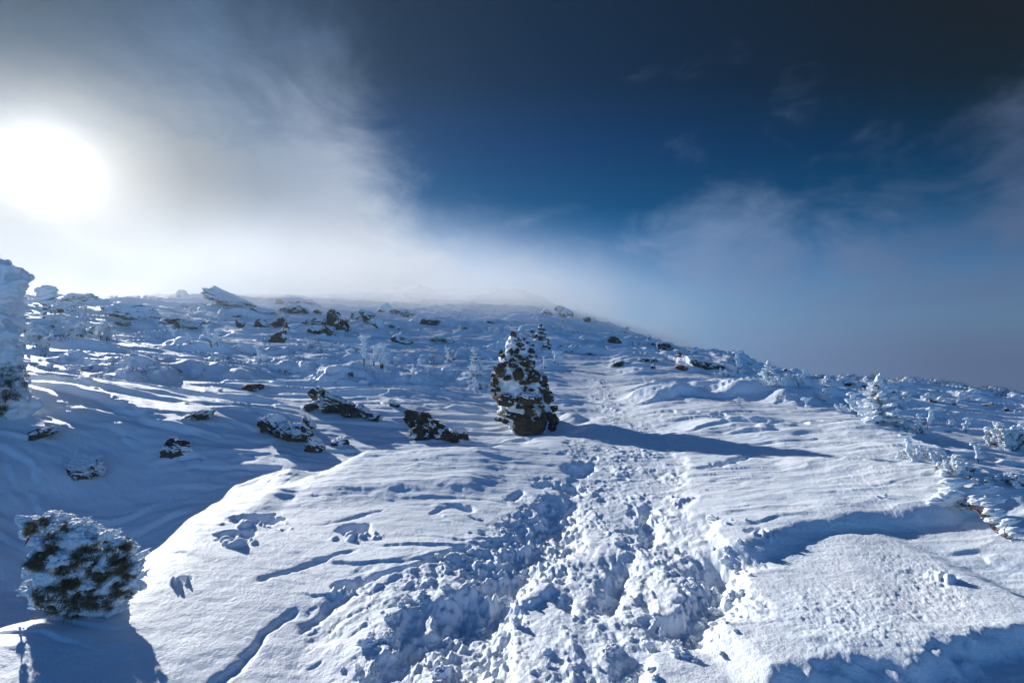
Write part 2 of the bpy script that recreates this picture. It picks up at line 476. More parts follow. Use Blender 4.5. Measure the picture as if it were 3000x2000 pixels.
# grain
H += FR * fbm(WX * 5, WY * 8, 0, 3, 111) * .006 * np.exp(-D2 / 12)
H += FR * fbm(WX * 22, WY * 26, 0, 2, 121) * .0022 * np.exp(-D2 / 6)
H += FR * far * fbm(WX * .6, WY * 2.2, 0, 4, 131) * .07
# crusty patch on the right
crust = sst(inpoly(PU, PV, [(2180, 1640), (2350, 1600), (2700, 1625), (2800, 1700), (2950, 1980), (2400, 1990), (2300, 1800)]), -60, 60)
ci = crust > 0
H[ci] += crust[ci] * (cell_bumps(WX[ci] + fbm(WX[ci] * 9, WY[ci] * 9, 0, 2, 7) * .03, WY[ci], .03, 5, .4) * .006 + fbm(WX[ci] * 30, WY[ci] * 45, 0, 3, 8) * .0045) * np.clip(.6 + fbm(WX[ci] * 1.5, WY[ci] * 1.5, 0, 2, 9), 0, 1.3)

# ---- the trodden path: lowered, churned into clumps
tz = trailzone + fbm(WX * 3, WY * 3, 0, 3, 141) * 60 * np.clip(4 / D2, .3, 2)
tm = sst(tz, -12, 40)
idx = np.where((tm > 0) & FR & (D2 > 1.2))
x, y, d = WX[idx], WY[idx], D2[idx]
sc_ = np.clip(d / 5.0, .75, 3)
b1 = np.where(d < 8, cell_bumps(x, y, .10, 11, .7), cell_bumps(x, y, .15, 11, .8) * 1.5)
b2 = cell_bumps(x, y, .05, 12, .85)
b3 = cell_bumps(x, y, .024, 13, .8)
wx_ = fbm(x * 7, y * 7, 0, 2, 145) * .05; wy_ = fbm(x * 7, y * 7, 3.3, 2, 146) * .05
bil = 1 - np.abs(fbm(x * 5.5, y * 4.5, 0, 4, 147))
b1 = np.where(d < 8, cell_bumps(x + wx_, y + wy_, .085, 11, .38), b1)
b2 = cell_bumps(x + wx_, y + wy_, .042, 12, .5)
b3 = cell_bumps(x + wx_ * .5, y + wy_ * .5, .020, 13, .6)
lumps = b1 * .013 + b2 * .009 + b3 * .006 * np.exp(-d / 6) + (bil - .6) * .015 + fbm(x * 12, y * 12, 0, 4, 148) * .010
amp = sst(tz[idx], -10, 80) * np.clip(1.25 - d / 22, .35, 1) * np.clip(.75 + 1.5 * fbm((x + .15 * y) * 2.6, y * 1.1, 0, 3, 152), .22, 1.35)
big = fbm(x * 1.8, y * 1.1, 0, 3, 151)
lumps = lumps * np.where(d > 8, 1 + np.clip((d - 8) / 5, 0, 1) * 1.6, 1)
H[idx] += tm[idx] * (-.045 * np.clip(1.3 - d / 14, .25, 1)) + amp * lumps * np.clip(1 + .9 * big, .3, 2) + tm[idx] * big * .02
# deep windblown furrow on its left, holes along it
trough(H, [(1655, 1455), (1600, 1540), (1530, 1640), (1450, 1740), (1380, 1860), (1300, 2060)], .13, .21, 1, .12, .10)
trough(H, [(1520, 1650), (1380, 1720), (1230, 1830), (1100, 2000), (1040, 2080)], .08, .16, 2, .15, .3)
trough(H, [(2080, 1610), (2110, 1690), (2060, 1780), (1960, 1880)], .14, .16, 3, .2, .15)
trough(H, [(1830, 1600), (1800, 1700), (1760, 1790)], .09, .08, 4, .25, .25)
trough(H, [(1900, 1480), (1895, 1560), (1905, 1600)], .10, .08, 5, .25, .25)
trough(H, [(1650, 1410), (1710, 1395), (1750, 1400)], .12, .12, 6, .25, .3)
trough(H, [(1560, 1445), (1600, 1430), (1660, 1440), (1740, 1445)], .08, .09, 7, .2, .35)
# churned snow left of the furrow
cz_ = inpoly(PU, PV, [(760, 2080), (880, 1900), (870, 1800), (1060, 1690), (1250, 1620), (1480, 1540), (1600, 1470), (1640, 1490), (1500, 1760), (1330, 2080)])
cz_ = cz_ + fbm(WX * 3, WY * 3, 0, 3, 161) * 45
cm = sst(cz_, -12, 30)
idx2 = np.where((cm > 0) & FR & (D2 > 1.2))
x, y = WX[idx2], WY[idx2]
x = x + fbm(x * 7, y * 7, 0, 2, 145) * .04; y = y + fbm(x * 7, y * 7, 3.3, 2, 146) * .04
H[idx2] += cm[idx2] * np.clip(.62 + 1.3 * fbm((x + y) * .9, (y - x) * 2.2, 0, 3, 175), .12, 1.2) * (-.03 + cell_bumps(x, y, .13, 21, .16) * .036 + cell_bumps(x, y, .06, 22, .2) * .026 + cell_bumps(x, y, .03, 23, .3) * .014 + fbm((x + y) * 1.2, (y - x) * 4.5, 0, 4, 171) * .024 + fbm(x * 10, y * 10, 0, 3, 172) * .007)
# isolated footfalls with kicked-out clods
def footfall(u, v, w, dep, seed):
    px, py, _ = hit(u, v, HPL)
    m = (np.hypot(WX - px, WY - py) < w * 3.2)
    x, y = WX[m] - px, WY[m] - py
    wob = fbm(x * 8, y * 8, 0, 3, seed) * .35
    r = np.hypot(x / 1.5, y) / w + wob
    H[m] += -dep * sst(r, 1.0, .55) + cell_bumps(x + 5, y + 9, w * .55, seed, .6) * .07 * sst(np.hypot((x - w * .5) / 1.9, (y + w * 1.05)) / w + wob, 1.0, .5)
footfall(745, 1515, .20, .07, 31)
footfall(690, 1565, .14, .05, 32)
footfall(1040, 1545, .13, .07, 33)
footfall(530, 1690, .05, .03, 34)
footfall(2210, 1590, .07, .03, 35)
footfall(2740, 1700, .06, -.03, 36)
footfall(1010, 1690, .07, .06, 37)
for (pts, dp, w_) in (([(870, 1800), (960, 1740), (1090, 1680), (1240, 1640), (1400, 1590)], .05, .045),
                      ([(730, 1690), (840, 1655), (960, 1620), (1060, 1600)], .025, .025),
                      ([(560, 1985), (700, 1880), (780, 1810), (900, 1740)], .03, .03),
                      ([(2030, 1402), (2110, 1398), (2230, 1375)], .07, .05),
                      ([(1250, 1510), (1330, 1490), (1400, 1500)], .03, .04),
                      ([(930, 1530), (1020, 1515), (1140, 1495)], .02, .03),
                      ([(1480, 1480), (1540, 1450)], .05, .05)):
    trough(H, pts, dp, w_, int(dp * 1000), .15, .5)

# single prints pressed into the path
_rp = np.random.RandomState(88)
for _ in range(45):
    v = _rp.uniform(1290, 1990); u = 1830 + (v - 1650) * -.25 + _rp.normal() * 130
    px, py, _z = hit(u, v, HPL)
    if float(inpoly(np.array([u]), np.array([v]), [(1400, 2080), (1600, 1700), (1660, 1480), (1660, 1300), (1900, 1250), (2000, 1400), (2120, 1660), (1950, 1900), (1850, 2080)])[0]) < 10: continue
    m = np.hypot(WX - px, WY - py) < .4
    a = _rp.normal() * .35 + .15
    x, y = WX[m] - px, WY[m] - py
    xx = x * math.cos(a) + y * math.sin(a); yy = -x * math.sin(a) + y * math.cos(a)
    r = np.sqrt((xx / .055) ** 2 + (yy / .15) ** 2) + fbm(x * 14, y * 14, 0, 2, 3) * .35
    H[m] += -_rp.uniform(.010, .028) * sst(r, 1.2, .4)
# ------------------------------------------------------------------ materials
def mat(name, build):
    m = bpy.data.materials.new(name); m.use_nodes = True
    nt = m.node_tree; nt.nodes.clear()
    gg = G(nt)
    b = gg.n('ShaderNodeBsdfPrincipled')
    o = gg.n('ShaderNodeOutputMaterial'); nt.links.new(b.outputs[0], o.inputs[0])
    build(gg, b)
    return m

def geo_pos(gg): return gg.n('ShaderNodeNewGeometry').outputs['Position']
def obj_pos(gg): return gg.n('ShaderNodeTexCoord').outputs['Object']
def bump(gg, b, h, dist, strength=1.0):
    nd = gg.n('ShaderNodeBump'); nd.inputs['Strength'].default_value = strength
    nd.inputs['Distance'].default_value = dist
    gg.put(nd.inputs['Height'], h); gg.nt.links.new(nd.outputs[0], b.inputs['Normal'])

def snow_build(fine=1.0, obj=False):
    def f(gg, b):
        p = obj_pos(gg) if obj else geo_pos(gg)
        n1 = gg.noise(p, 45 * fine, 5, .65)
        n2 = gg.noise(gg.vm('MULTIPLY', p, (1.0, 1.35, 1.3)), 11 * fine, 4, .6)
        n3 = gg.noise(p, 230 * fine, 2, .5)
        tone = gg.mr(gg.noise(p, 1.3, 4, .6), .3, .7)
        gg.put(b.inputs['Base Color'], gg.mix(tone, (.74, .82, .91, 1), (.81, .86, .92, 1)))
        b.inputs['Roughness'].default_value = .62
        b.inputs['Specular IOR Level'].default_value = .3
        h = gg.m('ADD', gg.m('ADD', gg.m('MULTIPLY', n1, .5), gg.m('MULTIPLY', n2, .45)), gg.m('MULTIPLY', n3, .14))
        bump(gg, b, h, .022 / fine, .8)
    return f
M_SNOW = mat('wind_packed_snow', snow_build())
M_TRAIL = mat('trodden_snow', snow_build(.8))
M_RIME = mat('rime', snow_build(1.0, True))

# ------------------------------------------------------------------ terrain meshes
nd_, na_ = H.shape
V = np.stack([WX, WY, H], -1).reshape(-1, 3)
V = np.vstack([V, [[0, 0, float(H[0].mean())]]])
i0 = np.arange(nd_ - 1)[:, None] * na_; j = np.arange(na_)[None, :]; j2 = (j + 1) % na_
Q = np.stack([i0 + j, i0 + j2, i0 + na_ + j2, i0 + na_ + j], -1)    # (nd-1, na, 4)
tmv = (tz > 8) & FR & (D2 > 1.25) & (D2 < 30)
ft = tmv[:-1, :] & tmv[1:, :] & np.roll(tmv, -1, 1)[:-1, :] & np.roll(tmv, -1, 1)[1:, :]
Q = Q[:, :, ::-1]                                                   # upward normals
def raw_mesh(name, V, F, m, smooth=True):
    me = bpy.data.meshes.new(name)
    k = F.shape[1]
    used, inv = np.unique(F.ravel(), return_inverse=True)
    vv = np.ascontiguousarray(V[used], np.float32); ff = inv.reshape(F.shape).astype(np.int32)
    me.vertices.add(len(vv)); me.vertices.foreach_set('co', vv.ravel())
    me.loops.add(ff.size); me.loops.foreach_set('vertex_index', ff.ravel())
    me.polygons.add(len(ff)); me.polygons.foreach_set('loop_start', np.arange(0, ff.size, k, dtype=np.int32))
    me.polygons.foreach_set('use_smooth', np.full(len(ff), smooth))
    me.materials.append(m); me.update(calc_edges=True)
    return me
def put(name, me, parent=None, kind=None, label=None, cat=None, group=None):
    o = bpy.data.objects.new(name, me); COL.objects.link(o)
    if parent is not None: o.parent = parent
    if kind: o['kind'] = kind
    if label: o['label'] = label
    if cat: o['category'] = cat
    if group: o['group'] = group
    return o
put('snow_ground', raw_mesh('snow_ground', V, Q[~ft], M_SNOW), kind='structure')
put('trodden_path', raw_mesh('trodden_path', V, Q[ft], M_TRAIL), kind='structure')
# ------------------------------------------------------------------ object materials
def rock_build(dark, tint):
    def f(gg, b):
        p = obj_pos(gg)
        n1 = gg.noise(p, 3.0, 6, .65, .4); n2 = gg.noise(p, 22, 4, .6); n3 = gg.noise(p, 7.0, 3, .6, .6)
        c = gg.mix(gg.mr(n1, .35, .65), dark, tint)
        c = gg.mix(gg.m('MULTIPLY', gg.mr(n2, .55, .70), .5), c, (.10, .085, .06, 1))
        c = gg.mix(gg.m('MULTIPLY', gg.mr(n3, .60, .66), .55), c, (.12, .11, .055, 1))
        gg.put(b.inputs['Base Color'], c)
        b.inputs['Roughness'].default_value = .9
        bump(gg, b, gg.m('ADD', gg.m('MULTIPLY', n1, .8), gg.m('MULTIPLY', n2, .35)), .06, .9)
    return f
M_ROCK = mat('dark_rock', rock_build((.030, .024, .017, 1), (.060, .046, .032, 1)))
M_BROWN = mat('brown_rock', rock_build((.085, .055, .035, 1), (.15, .10, .065, 1)))
def bark_build(gg, b):
    p = obj_pos(gg)
    gg.put(b.inputs['Base Color'], gg.mix(gg.noise(p, 30, 3), (.05, .03, .022, 1), (.13, .07, .05, 1)))
    b.inputs['Roughness'].default_value = .85
M_BARK = mat('bark', bark_build)
def redbark_build(gg, b):
    p = obj_pos(gg)
    gg.put(b.inputs['Base Color'], gg.mix(gg.noise(p, 12, 3), (.07, .03, .022, 1), (.24, .07, .045, 1)))
    b.inputs['Roughness'].default_value = .8
M_RED = mat('red_bark', redbark_build)
def leaf_build(gg, b):
    p = obj_pos(gg)
    gg.put(b.inputs['Base Color'], gg.mix(gg.noise(p, 14, 3), (.075, .060, .030, 1), (.17, .125, .065, 1)))
    b.inputs['Roughness'].default_value = .7
M_LEAF = mat('needles', leaf_build)

# ------------------------------------------------------------------ mesh helpers
def ico(sub):
    t = (1 + 5 ** .5) / 2
    v = np.array([(-1, t, 0), (1, t, 0), (-1, -t, 0), (1, -t, 0), (0, -1, t), (0, 1, t), (0, -1, -t), (0, 1, -t), (t, 0, -1), (t, 0, 1), (-t, 0, -1), (-t, 0, 1)], float)
    f = np.array([(0, 11, 5), (0, 5, 1), (0, 1, 7), (0, 7, 10), (0, 10, 11), (1, 5, 9), (5, 11, 4), (11, 10, 2), (10, 7, 6), (7, 1, 8), (3, 9, 4), (3, 4, 2), (3, 2, 6), (3, 6, 8), (3, 8, 9), (4, 9, 5), (2, 4, 11), (6, 2, 10), (8, 6, 7), (9, 8, 1)])
    v /= np.linalg.norm(v, axis=1)[:, None]
    for _ in range(sub):
        e = np.sort(np.vstack([f[:, [0, 1]], f[:, [1, 2]], f[:, [2, 0]]]), axis=1)
        ue, inv = np.unique(e, axis=0, return_inverse=True)
        inv = inv.ravel()
        m = v[ue].sum(1); m /= np.linalg.norm(m, axis=1)[:, None]
        n = len(v); v = np.vstack([v, m]); k = len(f)
        a, b, c = inv[:k] + n, inv[k:2 * k] + n, inv[2 * k:] + n
        f = np.vstack([np.stack([f[:, 0], a, c], 1), np.stack([f[:, 1], b, a], 1), np.stack([f[:, 2], c, b], 1), np.stack([a, b, c], 1)])
    return v, f
ICO = {s: ico(s) for s in range(7)}

class MB:
    def __init__(s): s.v = []; s.f = []; s.n = 0
    def add(s, v, f):
        s.v.append(np.asarray(v, float)); s.f.append(np.asarray(f) + s.n); s.n += len(v)
    def build(s, name, m, parent=None, origin=None, smooth=True, **k):
        if not s.v: return None
        V = np.vstack(s.v); F = np.vstack(s.f)
        if origin is not None: V = V - np.asarray(origin)
        return put(name, raw_mesh(name, V, F, m, smooth), parent, **k)

def vnormals(v, f):
    n = np.cross(v[f[:, 1]] - v[f[:, 0]], v[f[:, 2]] - v[f[:, 0]])
    o = np.zeros_like(v)
    for i in range(3): np.add.at(o, f[:, i], n)
    return o / (np.linalg.norm(o, axis=1)[:, None] + 1e-12)

def rot(ax, ay, az):
    cx_, sx_, cy_, sy_, cz2, sz2 = math.cos(ax), math.sin(ax), math.cos(ay), math.sin(ay), math.cos(az), math.sin(az)
    A = np.array([[1, 0, 0], [0, cx_, -sx_], [0, sx_, cx_]]); B = np.array([[cy_, 0, sy_], [0, 1, 0], [-sy_, 0, cy_]]); C = np.array([[cz2, -sz2, 0], [sz2, cz2, 0], [0, 0, 1]])
    return C @ B @ A

def rock_shape(rs, sub, w, d, h, cuts=9, tilt=0.0, yaw=0.0, rough=.16, lo=.5):
    v, f = ICO[sub]
    v = v.copy(); s = rs.randint(0, 400)
    v *= (1 + fbm(v[:, 0] * 1.3 + s, v[:, 1] * 1.3, v[:, 2] * 1.3, 3, s % 50) * .30)[:, None]
    for _ in range(cuts):
        n = rs.normal(size=3); n /= np.linalg.norm(n)
        c = rs.uniform(lo, .9)
        v -= np.clip(v @ n - c, 0, None)[:, None] * n * .94
    v *= (1 + fbm(v[:, 0] * 4 + s, v[:, 1] * 4, v[:, 2] * 7, 4, s % 37) * rough)[:, None]
    v /= np.abs(v).max(0)
    v = v * np.array([w, d, h]) / 2
    v = v @ rot(0, tilt, yaw).T
    return v, f

def snow_skin(v, f, rs, thick, cover, scale, streak=1.0, windx=.35, up=.9, detail=1.0):
    """crust of real thickness that breaks up over a stone: thicker on top and to windward"""
    n = vnormals(v, f); s = rs.randint(0, 300)
    q = v / scale
    m = up * n[:, 2] + windx * n[:, 0] + .9 * fbm(q[:, 0] * .9 + s, q[:, 1] * .9, q[:, 2] * 1.6 * streak, 4, s % 31, .6) + cover
    m = m + .5 * detail * fbm(q[:, 0] * 3.1 + s, q[:, 1] * 3.1, q[:, 2] * 4.5, 3, s % 17)
    off = np.clip(m * 2.4, -.35, 1.0) * thick
    lum = fbm(q[:, 0] * 2.2, q[:, 1] * 2.2 + s, q[:, 2] * 2.2, 3, s % 13)
    off = off + (m > 0) * thick * lum * .35
    vv = v + n * off[:, None]
    keep = (m[f] > -.12).any(1)
    return vv, f[keep]

def up_normal_tilt(): pass

def tube(mb, pts, r0, r1, n=6):
    pts = np.asarray(pts, float); k = len(pts)
    d = np.gradient(pts, axis=0); d /= np.linalg.norm(d, axis=1)[:, None] + 1e-9
    ref = np.array([.3, 1, .2]); ref /= np.linalg.norm(ref)
    a = np.cross(d, ref); a /= np.linalg.norm(a, axis=1)[:, None] + 1e-9
    b = np.cross(d, a)
    th = np.linspace(0, 2 * math.pi, n, endpoint=False)
    r = np.linspace(r0, r1, k)
    V_ = pts[:, None, :] + r[:, None, None] * (np.cos(th)[None, :, None] * a[:, None, :] + np.sin(th)[None, :, None] * b[:, None, :])
    F_ = []
    for i in range(k - 1):
        for j_ in range(n):
            p, q = i * n + j_, i * n + (j_ + 1) % n
            F_ += [(p, q, q + n), (p, q + n, p + n)]
    e = len(pts) * n
    V_ = np.vstack([V_.reshape(-1, 3), pts[-1:]])
    F_ += [((k - 1) * n + j_, (k - 1) * n + (j_ + 1) % n, e) for j_ in range(n)]
    mb.add(V_, F_)

def lump(mb, rs, p, r, dirv=(1, 0, 0), stretch=1.5, flat=.7, sub=2, rough=.35):
    """a rime lump growing towards dirv"""
    v, f = ICO[sub]
    s = rs.rand() * 90
    u = np.array(dirv, float); u /= np.linalg.norm(u)
    w = v * (1 + rough * fbm(v[:, 0] * 1.9 + s, v[:, 1] * 1.9, v[:, 2] * 1.9 + s, 3, int(s)))[:, None]
    zf = np.array([-u[2] * u[0], -u[2] * u[1], 1 - u[2] ** 2]); zf /= np.linalg.norm(zf) + 1e-9
    y_ = np.cross(zf, u)
    lx = w[:, 0] * stretch + .35 * stretch * np.clip(w[:, 0], 0, None) ** 2
    o = np.asarray(p) + r * (lx[:, None] * u + (w[:, 1] * .8)[:, None] * y_ + (w[:, 2] * flat)[:, None] * zf)
    mb.add(o, f)

def tuft(mb, rs, p, r, n=26, dirv=(0, 0, 1), spread=1.0, wid=.05):
    """spray of needles"""
    d = rs.normal(size=(n, 3)) * spread + np.asarray(dirv)
    d /= np.linalg.norm(d, axis=1)[:, None]
    base = np.asarray(p) + rs.normal(size=(n, 3)) * r * .28
    side = np.cross(d, rs.normal(size=(n, 3))); side /= np.linalg.norm(side, axis=1)[:, None] + 1e-9
    L_ = r * rs.uniform(.5, 1.1, n)[:, None]
    a = base - side * r * wid; b = base + side * r * wid; c = base + d * L_
    V_ = np.stack([a, b, c], 1).reshape(-1, 3)
    mb.add(V_, np.arange(3 * n).reshape(-1, 3))

def at_depth(u, v, f):
    x, y, z = ray(u, v)
    fw = y * math.cos(PITCH) + z * math.sin(PITCH)
    k = f / fw
    return np.array([x * k, y * k, EYE + z * k])
def fdepth(p): return p[1] * math.cos(PITCH) + (p[2] - EYE) * math.sin(PITCH)
def empty(name, loc, label, cat, group=None):
    o = bpy.data.objects.new(name, None); COL.objects.link(o); o.location = loc
    o.empty_display_size = .1
    o['label'] = label; o['category'] = cat
    if group: o['group'] = group
    return o
def remeshed(mb, voxel, name, m, parent, origin, smooth_it=0):
    me = raw_mesh(name, np.vstack(mb.v) - np.asarray(origin), np.vstack(mb.f), m)
    tmp = bpy.data.objects.new('tmp', me); COL.objects.link(tmp)
    r = tmp.modifiers.new('r', 'REMESH'); r.mode = 'VOXEL'; r.voxel_size = voxel; r.use_smooth_shade = True
    if smooth_it:
        q = tmp.modifiers.new('s', 'SMOOTH'); q.iterations = smooth_it; q.factor = .5
    dg = bpy.context.evaluated_depsgraph_get(); dg.update()
    out = bpy.data.meshes.new_from_object(tmp.evaluated_get(dg)); out.name = name
    bpy.data.objects.remove(tmp)
    out.materials.clear(); out.materials.append(m)
    for p_ in (out.polygons,): p_.foreach_set('use_smooth', np.ones(len(p_), bool))
    return out
WIND = (1.0, -.12, .10)

# ------------------------------------------------------------------ rocks
# centre u, bottom v, width, height (photograph pixels), tilt (+ = down to the right), snow cover, label, options
ROCKS = [
 (1000, 1240, 250, 92, .30, -.36, 'long dark slab sloping right, topmost of the boulders left of the big cairn', {}),
 (848, 1328, 208, 96, .32, -.42, 'rounded black boulder with rime patches, lowest of those left of the big cairn', {}),
 (993, 1306, 50, 26, .1, -.35, 'small dark stone just right of the rounded black boulder by the hollow', {}),
 (1288, 1296, 176, 86, .30, -.48, 'angular two-ledged dark rock with a smooth black top, nearest left of the big cairn', {}),
 (1152, 1192, 36, 14, .2, -.5, 'sliver of dark stone in the shaded drift between the long slab and the big cairn', {}),
 (745, 1142, 92, 26, .05, -.3, 'flat dark ledge poking from the drift behind the boulders, left of centre', {}),
 (824, 1002, 68, 42, .1, -.35, 'small pyramid-shaped dark boulder with a snow cap standing alone on the lit slope', {}),
 (795, 970, 105, 42, .12, -.35, 'dark cracked outcrop above and behind the small pyramid boulder', {}),
 (962, 982, 112, 80, .35, -.28, 'tallest dark outcrop on the mid slope, craggy with vertical rime streaks', {}),
 (1072, 960, 92, 54, .3, -.08, 'snow-streaked rock band to the right of the tallest mid-slope outcrop', {}),
 (1152, 964, 52, 20, .1, -.25, 'low dark stone right of the snow-streaked rock band', {}),
 (1175, 1008, 74, 34, .2, -.3, 'dark flat-topped rock in a snow shadow above the frosted twig cluster', {}),
 (1300, 1006, 82, 20, .12, -.25, 'thin dark slab lying in the snow left of the big cairn top', {}),
 (1250, 952, 80, 18, .1, -.2, 'thin grey slab higher up the slope above the flat-topped rock', {}),
 (862, 893, 124, 26, .1, -.1, 'hazy broad boulder on the skyline below the cloud', {}),
 (860, 918, 92, 26, .1, -.1, 'hazy grey boulder just below the skyline boulder', {}),
 (1121, 917, 40, 34, .45, .1, 'pointed snow fin of rock rising from the upper slope', {}),
 (1193, 932, 116, 28, .2, -.2, 'long hazy rock rib on the upper slope right of the snow fin', {}),
 (894, 950, 34, 17, .1, -.4, 'small dark stone between the cracked outcrop and the tallest outcrop', {}),
 (758, 916, 74, 18, .15, -.2, 'flat grey rocks in haze below the skyline, right of the tilted slab', {}),
 (655, 900, 158, 56, .34, .18, 'large tilted snow-covered slab jutting up from the skyline on the left', {'thin': .55}),
 (528, 872, 42, 24, .0, .3, 'round snow-capped boulder on the skyline left of the tilted slab', {}),
 (366, 926, 180, 40, .1, -.12, 'wide grey outcrop with rime streaks below the left skyline', {}),
 (178, 922, 84, 44, .0, -.12, 'hazy grey rock face under the snow mound at far left', {}),
 (496, 956, 124, 26, .05, -.25, 'low dark slab with a snow roof on the left slope', {}),
 (360, 954, 56, 13, .0, -.5, 'smooth brown hump of rock left of the low slab with a snow roof', {}),
 (600, 954, 46, 22, .1, -.3, 'small dark split stone right of the low slab with a snow roof', {}),
 (704, 956, 42, 24, .1, -.3, 'small black block left of the cracked outcrop', {}),
 (566, 902, 92, 18, .1, -.15, 'row of hazy brown rocks under the left end of the tilted skyline slab', {}),
 (232, 888, 105, 30, .0, .45, 'smooth snow-covered mound of rock on the far left skyline', {}),
 (572, 1232, 150, 34, -.40, -.45, 'diagonal streak of bare dark rock climbing to the right across the shaded bank', {}),
 (512, 1332, 92, 60, .25, -.5, 'black triangular boulder at the bottom of the shaded hollow', {}),
 (100, 1282, 92, 30, -.25, -.55, 'flat dark rock shelf at the left edge below the snow-plastered tree', {}),
 (222, 1392, 130, 58, .2, -.02, 'rime-crusted mass of stones low in the shaded hollow', {}),
 (1804, 1010, 38, 32, .55, -.35, 'upright brown rock with a white cap on the right of the upper path', {}),
 (1812, 1076, 50, 24, .1, -.5, 'dark rounded rock beside the upper path', {}),
 (1561, 973, 24, 14, .1, -.4, 'small brown stone immediately left of the distant cairn', {}),
 (1608, 924, 42, 18, .4, -.1, 'slanting grey rock edge near the top of the centre slope', {}),
 (1655, 934, 56, 38, .1, .12, 'snow-plastered hump of rock on the right shoulder of the summit', {}),
 (1716, 944, 30, 20, .2, -.15, 'paired grey stones just below the skyline right of the snow-plastered hump', {}),
 (1672, 1014, 18, 9, .1, -.4, 'tiny dark stone right of the second rock pile', {}),
 (1907, 1010, 34, 26, .2, -.05, 'rock with a bright sunlit snow cap on the right ridge', {}),
 (1942, 1026, 54, 28, .3, -.12, 'broken dark rocks under the sunlit snow cap on the right ridge', {}),
 (1900, 1058, 54, 14, .28, -.35, 'thin dark rib of rock slanting down the right ridge', {}),
 (1911, 1082, 18, 20, .5, -.3, 'small upright dark blade of rock at the edge of the snow field', {}),
 (1998, 1044, 36, 12, .2, -.35, 'small dark ledge halfway down the right ridge', {}),
 (2010, 1082, 54, 20, .25, -.35, 'brown rock half buried at the foot of the right ridge', {}),
 (2080, 1082, 108, 26, .32, -.25, 'longest dark rib of rock on the right ridge, left of the tall frosted sapling', {}),
 (2196, 1068, 32, 8, .05, -.4, 'thin dark ledge on the skyline right of the tall frosted sapling', {}),
 (2300, 1086, 16, 7, .0, -.4, 'tiny dark rock on the skyline among the frosted shrubs', {}),
 (2487, 1128, 40, 10, .1, -.45, 'dark flat rock on the skyline left of the large frosted spruce', {}),
 (2535, 1133, 18, 6, .0, -.45, 'tiny dark rock on the skyline just above the large frosted spruce', {}),
 (2616, 1150, 30, 12, .2, -.4, 'dark rock on the hill crest just right of the large frosted spruce', {}),
 (2738, 1180, 24, 12, .2, -.45, 'small brown rock on the dark hill at right, left of the round one', {}),
 (2797, 1188, 18, 11, .0, -.5, 'small round brown rock in the middle of the dark hill at right', {}),
 (2900, 1192, 56, 14, .2, -.35, 'long brown rock on the dark hill near the right edge', {}),
 (2953, 1204, 22, 9, .1, -.4, 'small dark rock right of the long brown rock on the hill', {}),
 (1025, 1098, 20, 8, .0, -.5, 'tiny stone in the snow left of the frosted twig cluster', {}),
 (1412, 1052, 12, 8, .0, -.5, 'tiny black stone left of the big cairn shoulder', {}),
 (2030, 1036, 30, 12, .2, -.1, 'small rimed rock on the crest of the right ridge', {}),
 (1590, 1060, 10, 6, .0, -.5, 'tiny stone lying in front of the second rock pile', {}),
 (1730, 1040, 40, 9, .2, -.4, 'thin strip of stone showing above the path', {}),
 (640, 985, 30, 9, .0, -.3, 'small dark stone on the bright snow below the left outcrops', {}),
 (1010, 945, 26, 10, .1, -.3, 'small stone between the tallest outcrop and the rock band', {}),
 (1360, 965, 34, 10, .1, -.15, 'small rimed stones high on the slope left of the distant cairn', {}),
 (1440, 948, 30, 10, .1, -.15, 'patch of grey stone on the upper slope left of the distant cairn', {}),
 (690, 930, 40, 12, .1, -.2, 'grey ledge above the small black block', {}),
 (930, 918, 36, 12, .2, -.2, 'hazy ledge above the tallest outcrop', {}),
 (1060, 990, 22, 8, .0, -.3, 'dark chip of rock below the snow-streaked rock band', {}),
]
PIECES = {
 0: [(930, 1192, 96, 60, .45), (985, 1216, 120, 52, .35), (1040, 1230, 96, 44, .35), (1088, 1236, 60, 26, .2), (904, 1208, 66, 26, -.5)],
 1: [(800, 1280, 112, 64, .25), (862, 1302, 116, 58, .5), (908, 1326, 74, 44, .5), (895, 1258, 64, 34, .3), (775, 1268, 60, 44, -.1)],
 3: [(1240, 1262, 116, 58, .5), (1300, 1288, 112, 44, .5), (1230, 1292, 84, 48, .05), (1322, 1296, 96, 34, .15)],
 7: [(768, 962, 56, 26, .1), (815, 962, 54, 36, .0), (836, 972, 34, 24, .0)],
 8: [(930, 962, 52, 36, .2), (972, 962, 52, 62, .5), (925, 980, 52, 26, .0), (1000, 976, 38, 48, .6), (955, 984, 52, 28, .1)],
 9: [(1048, 936, 46, 26, .1), (1075, 948, 52, 36, .6), (1100, 962, 46, 30, .3)],
}
